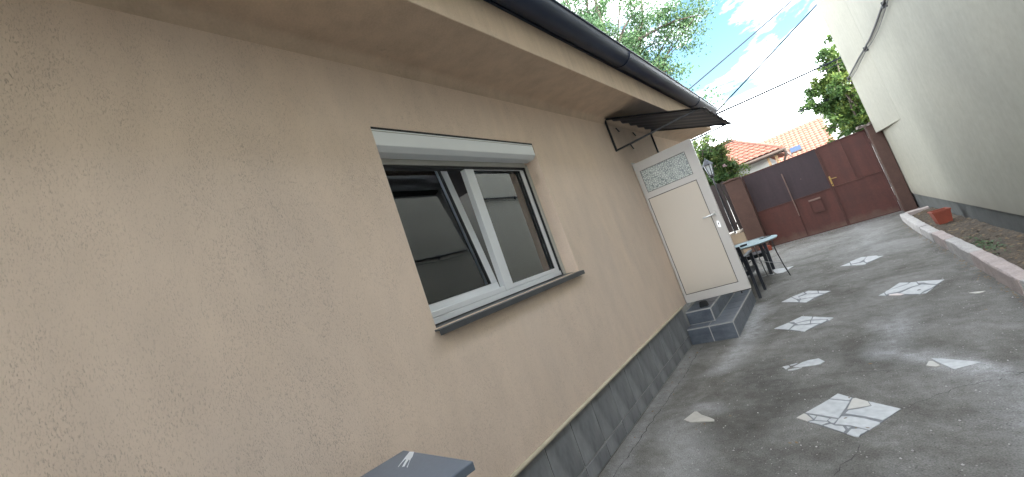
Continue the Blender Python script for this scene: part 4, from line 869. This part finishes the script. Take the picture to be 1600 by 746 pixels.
MB().tube([C_[:2]+(3.10,), Tp[:2]+(4.62,)], .09, 8).tube([(-9, 24.4, 4.62), Tp[:2]+(4.62,)], .09, 8).build('ridge_tiles', M['rtile'], A, smooth=True)
MB().box(-9, -1.45, 22.5, 28.5, 0, 3.02).build('wall', M['fwall'], A)
MB().box(-9, -.78, 21.66, 22.5, 2.94, 2.99).build('soffit', M['dwood'], A)
MB().box(-9, -.70, 21.52, 21.58, 2.86, 3.04).box(-.70, -.66, 21.52, 28.8, 2.86, 3.04).build('fascia', M['dwood'], A)
for zz in np.arange(.3, 3.0, .28): MB().box(-9, -1.46, 22.47, 22.50, zz, zz+.262).build('wall_board', M['fwall'], A)
for xx in (-1.36, -1.05): MB().box(xx-.05, xx+.05, 21.85, 21.95, 0, 2.94).build('beam', M['wood'], A)
MB().tube([(-.66, 21.45, 2.95), (-.62, 21.45, 2.85), (-.66, 21.5, 2.72), (-.80, 21.75, 2.55), (-.82, 21.8, 2.4), (-.82, 21.8, 0)], .05, 10).build('downpipe', M['dwood'], A, smooth=True)
MB().tube([(-9, 21.45, 2.98), (-.60, 21.45, 2.96)], .06, 8).build('gutter', M['dwood'], A, smooth=True)
B_ = thing('house', 'long house with a broad orange tile roof and small skylight, farthest back', 'house', (0, 0, 0))
re0, re1 = (-8, 38, 5.22), (1.62, 38, 5.20); ea0, ea1 = (-8, 32.6, 2.2), (1.62, 32.6, 2.2)
tiled(ea0, ea1, re1, re0, 16, 36, .05, .035, M['rtile2'], B_)
tiled((1.62, 43.4, 2.2), (-8, 43.4, 2.2), re0, re1, 8, 20, .05, .035, M['rtile2'], B_)
MB().tube([re0, re1], .1, 8).build('ridge_tiles', M['rtile2'], B_, smooth=True)
MB().prism([(33.2, 0), (42.8, 0), (42.8, 2.3), (38, 5.05), (33.2, 2.3)], 'x', -7.8, 1.4).build('wall', M['fwall'], B_)
MB().box(-7.9, 1.62, 32.5, 32.6, 2.05, 2.2).build('fascia', M['dwood'], B_)
sk_c = Vector((-.47, 34.9, 3.49)); ang = math.atan2(3.0, 5.4)
s1 = MB().box(-.36, .36, -.42, .42, .03, .12).build('skylight', M['dwood'], B_, loc=sk_c, rot=(ang, 0, 0), bevel=.01)
MB().box(-.30, .30, -.36, .36, .118, .132).build('pane', M['skyl'], s1)
G2 = thing('house', 'grey gabled roof glimpsed behind the bright green tree right of the gate', 'house', (0, 0, 0))
MB().prism([(1.0, 0), (6.5, 0), (6.5, 4.6), (3.8, 6.6), (1.9, 5.9), (1.0, 4.6)], 'y', 40, 46).build('wall', M['fwall'], G2)
MB().prism([(.8, 4.5), (3.8, 6.7), (6.8, 4.5), (6.8, 4.7), (3.8, 6.95), (.8, 4.7)], 'y', 39.6, 46.4).build('roof', M['neigh_base'], G2)
# pavement and kerb across the street
MB().box(-40, 40, 13.6, 15.2, -.055, .05).build('pavement', M['kerb'], kind='structure')
MB().box(-40, 40, 20.0, 21.2, -.055, .05).build('far_pavement', M['kerb'], kind='structure')

# ------------------------------------------------------------------ trees
def tree(name, label, base, crown, rad, nleaf, leaf, lm, seed, trunk_r=.14, limbs=14, clump=.55, fill=.55, bloom=0, extra=(), spread=1., twig_r=.012, group=None, toward=None, trunk_top=None):
    rnd = random.Random(seed); nr = np.random.RandomState(seed)
    t = thing(name, label, 'shrub' if name == 'flowering_shrub' else 'tree', base, group=group); base = Vector(base); crown = Vector(crown)
    tm = MB(); top = Vector(trunk_top) if trunk_top else crown+Vector((0, 0, -rad[2]*.35))
    pts = []; 
    for i in range(7):
        k = i/6; p = base.lerp(top, k)+Vector((rnd.uniform(-1, 1), rnd.uniform(-1, 1), 0))*trunk_r*.8*(k > 0)
        pts.append(p-base)
    tm.tube(pts, [trunk_r*(1.25-.75*i/6) for i in range(7)], 9)
    centers = []
    for i in range(limbs):
        th = rnd.uniform(0, 6.283); ph = math.acos(rnd.uniform(-.75, 1)); rr = rnd.uniform(.55, 1.)
        end = crown+Vector((rad[0]*math.sin(ph)*math.cos(th), rad[1]*math.sin(ph)*math.sin(th), rad[2]*math.cos(ph)))*rr
        centers.append(end)
    centers += [Vector(e) for e in extra]
    twigs = []
    for end in centers:
        k = rnd.uniform(.45, 1); st_ = base.lerp(top, k); L = (end-st_).length; bend = Vector((rnd.uniform(-1, 1), rnd.uniform(-1, 1), rnd.uniform(.1, .9)))*L*.13
        pp = [st_.lerp(end, j/6)+bend*math.sin(math.pi*j/6)+Vector((rnd.uniform(-1, 1), rnd.uniform(-1, 1), rnd.uniform(-1, 1)))*L*.02*(0 < j < 6) for j in range(7)]
        r0 = trunk_r*.42; tm.tube([p-base for p in pp], [max(twig_r, r0*(1-j/6.3)) for j in range(7)], 6)
        for q in range(6):
            j = rnd.randint(2, 6); o_ = pp[j]; d = Vector((rnd.gauss(0, 1), rnd.gauss(0, 1), rnd.gauss(.15, .8))).normalized()*clump*rnd.uniform(.8, 1.9)*spread
            e2 = o_+d; tw = [o_, o_.lerp(e2, .35)+Vector((rnd.uniform(-1, 1), rnd.uniform(-1, 1), rnd.uniform(-1, 1)))*.05*clump, o_.lerp(e2, .7)+Vector((0, 0, .04*clump)), e2]
            tm.tube([p-base for p in tw], [twig_r, twig_r*.8, twig_r*.6, twig_r*.4], 4); twigs.append(tw)
    tm.build('trunk', M['bark'], t, smooth=True)
    N = nleaf; wi = nr.randint(0, len(twigs), N); ks = nr.rand(N)*.85+.15
    tw = np.array([[list(p) for p in w_] for w_ in twigs]); seg = np.minimum((ks*3).astype(int), 2); fr_ = ks*3-seg
    P = tw[wi, seg]*(1-fr_)[:, None]+tw[wi, seg+1]*fr_[:, None]
    P += nr.normal(0, clump*.22*fill*1.6, (N, 3))
    P -= np.array(base)
    d1 = nr.normal(0, 1, (N, 3)); d1[:, 2] -= .25; d1 /= np.linalg.norm(d1, axis=1)[:, None]; d2 = np.cross(d1, nr.normal(0, 1, (N, 3))); d2 /= np.linalg.norm(d2, axis=1)[:, None]+1e-9
    s = (leaf*(.55+.75*nr.rand(N)))[:, None]
    V = np.stack([P, P+d1*s*.5+d2*s*.28, P+d1*s, P+d1*s*.5-d2*s*.28], 1).reshape(-1, 3)
    Fc = np.arange(4*N).reshape(N, 4)
    me = bpy.data.meshes.new('foliage'); me.from_pydata(V.tolist(), [], Fc.tolist())
    at = me.attributes.new('tone', 'FLOAT', 'FACE'); tn = nr.rand(len(twigs))[wi]*.55+nr.rand(N)*.45; at.data.foreach_set('value', tn.astype(np.float32))
    me.materials.append(lm); fo = bpy.data.objects.new('foliage', me); COL.objects.link(fo); fo.parent = t
    if bloom:
        bi = nr.randint(0, len(twigs), bloom); bc = tw[bi, 3]; n5 = 26
        Q = (bc[:, None, :]+nr.normal(0, clump*.13, (bloom, n5, 3))).reshape(-1, 3)-np.array(base); n_ = len(Q)
        d1 = nr.normal(0, 1, (n_, 3)); d1 /= np.linalg.norm(d1, axis=1)[:, None]; d2 = np.cross(d1, nr.normal(0, 1, (n_, 3))); d2 /= np.linalg.norm(d2, axis=1)[:, None]
        s = .028; V = np.stack([Q-d1*s, Q+d2*s, Q+d1*s, Q-d2*s], 1).reshape(-1, 3)
        me = bpy.data.meshes.new('blossom'); me.from_pydata(V.tolist(), [], np.arange(4*n_).reshape(n_, 4).tolist()); me.materials.append(M['bloom'])
        fo = bpy.data.objects.new('blossom', me); COL.objects.link(fo); fo.parent = t
    return t
tree('locust_tree', 'tall airy tree with fine sparse leaves rising behind the house roof', (-6.4, 16.5, 0), (-4.6, 16, 10.4), (3.3, 2.6, 3.3), 46000, .10, M['leaf1'], 5, .20, 22, .60, .75, extra=[(-5.4, 16, 11.7), (-4.1, 16, 10.5), (-2.75, 16, 9.7), (-1.7, 16, 8.6), (-1.0, 16, 8.15), (-.95, 16, 7.85), (-2.1, 16, 8.05), (-1.8, 16, 8.1), (-2.2, 16, 7.45), (-2.5, 16, 6.8), (-2.75, 16, 7.15), (-3.6, 16, 8.8), (-3.4, 16, 8.0), (-4.6, 16, 10.7), (-2.35, 16, 8.8), (-3.0, 16, 8.9), (-3.9, 16, 9.4), (-4.4, 16, 8.9), (-3.1, 16, 7.6), (-2.9, 16, 9.2), (-4.9, 16, 10.0), (-2.2, 15.8, 5.4)], twig_r=.009)
tree('leafy_tree', 'bright green tree against the right building just beyond the gate', (1.9, 17.6, 0), (1.95, 17.6, 3.45), (1.0, .8, 1.85), 40000, .11, M['leaf2'], 8, .10, 26, .32, .5, extra=[(1.6, 17.5, 5.5), (1.4, 17.5, 4.85), (.92, 17.5, 4.55), (.85, 17.5, 4.1), (.75, 17.5, 3.7), (.88, 17.5, 2.8), (1.3, 17.5, 3.46), (1.15, 17.5, 2.5), (1.05, 17.5, 4.25), (1.2, 17.5, 4.6), (1.0, 17.5, 3.3), (1.35, 17.5, 4.2), (1.1, 17.5, 3.8), (1.3, 17.5, 2.9), (1.5, 17.5, 5.1), (1.45, 17.5, 3.9)])
tree('flowering_shrub', 'dense green shrub with pale pink blossom behind the lantern and fence', (-2.75, 14.3, 0), (-2.55, 14.3, 2.75), (.85, .6, 1.0), 42000, .070, M['leaf3'], 13, .07, 40, .24, .6, bloom=26, extra=[(-2.5, 14.3, 3.85), (-2.3, 14.3, 3.8), (-2.4, 14.4, 3.6), (-2.1, 14.3, 3.65), (-1.85, 14.3, 3.35), (-2.2, 14.3, 3.6), (-1.95, 14.3, 3.4), (-1.9, 14.3, 3.1), (-1.75, 14.3, 2.75), (-1.65, 14.3, 2.5), (-1.7, 14.3, 2.25), (-1.95, 14.3, 2.1), (-2.05, 14.3, 2.65), (-2.3, 14.3, 2.2), (-2.25, 14.3, 3.3), (-2.0, 14.3, 2.9), (-2.1, 14.3, 2.4), (-1.85, 14.3, 2.6), (-2.2, 14.3, 3.0), (-1.7, 14.5, 2.4), (-1.95, 14.5, 2.9), (-2.1, 14.5, 3.3)])

# ------------------------------------------------------------------ overhead wires and the pole they run to
def pole(x, y, h, label):
    t = thing('utility_pole', label, 'pole', (x, y, 0)); MB().tube([(0, 0, 0), (0, 0, h)], [.13, .09], 12).build('shaft', M['kerb'], t, smooth=True)
    MB().box(-.5, .5, -.05, .05, h-.5, h-.4).build('crossarm', M['blackm'], t)
    for xx in (-.4, 0, .4): MB().lathe([(.03, h-.4), (.045, h-.36), (.03, h-.32), (.045, h-.28), (.01, h-.24)], (xx, 0, 0), 8).build('insulator', M['wpl'], t)
pole(2.9, 17.5, 8.2, 'concrete utility pole hidden behind the tall right building'); pole(-9, 17.5, 4.2, 'short utility pole hidden behind the left house')
def wire(a, b, sag, r, label):
    a, b = Vector(a), Vector(b); pts = [a.lerp(b, i/24)-Vector((0, 0, 4*sag*(i/24)*(1-i/24))) for i in range(25)]
    o = MB().tube([p-a for p in pts], r, 6).build('overhead_wire', M['wire'], loc=a, smooth=True); tag(o, label, 'cable', 'overhead wires')
wire((-2.72, 9.9, 3.89), (2.9, 17.5, 7.69), .03, .017, 'uppermost overhead wire, rising from behind the gutter to the top of the sky')
wire((-1.29, 10.02, 3.43), (2.9, 17.5, 7.21), .02, .017, 'steep overhead wire from the gutter end to the corner of the right building')
wire((-1.28, 10.02, 3.45), (2.9, 17.5, 4.75), .02, .023, 'upper of two close overhead wires running from the gutter end to the bright green tree')
wire((-1.30, 10.02, 3.39), (2.9, 17.5, 4.62), .05, .013, 'thin lower one of the two close overhead wires running to the bright green tree')
wire((-9, 17.5, 3.8), (2.9, 17.5, 3.68), .03, .018, 'lowest faint overhead wire crossing above the tiled roofs')
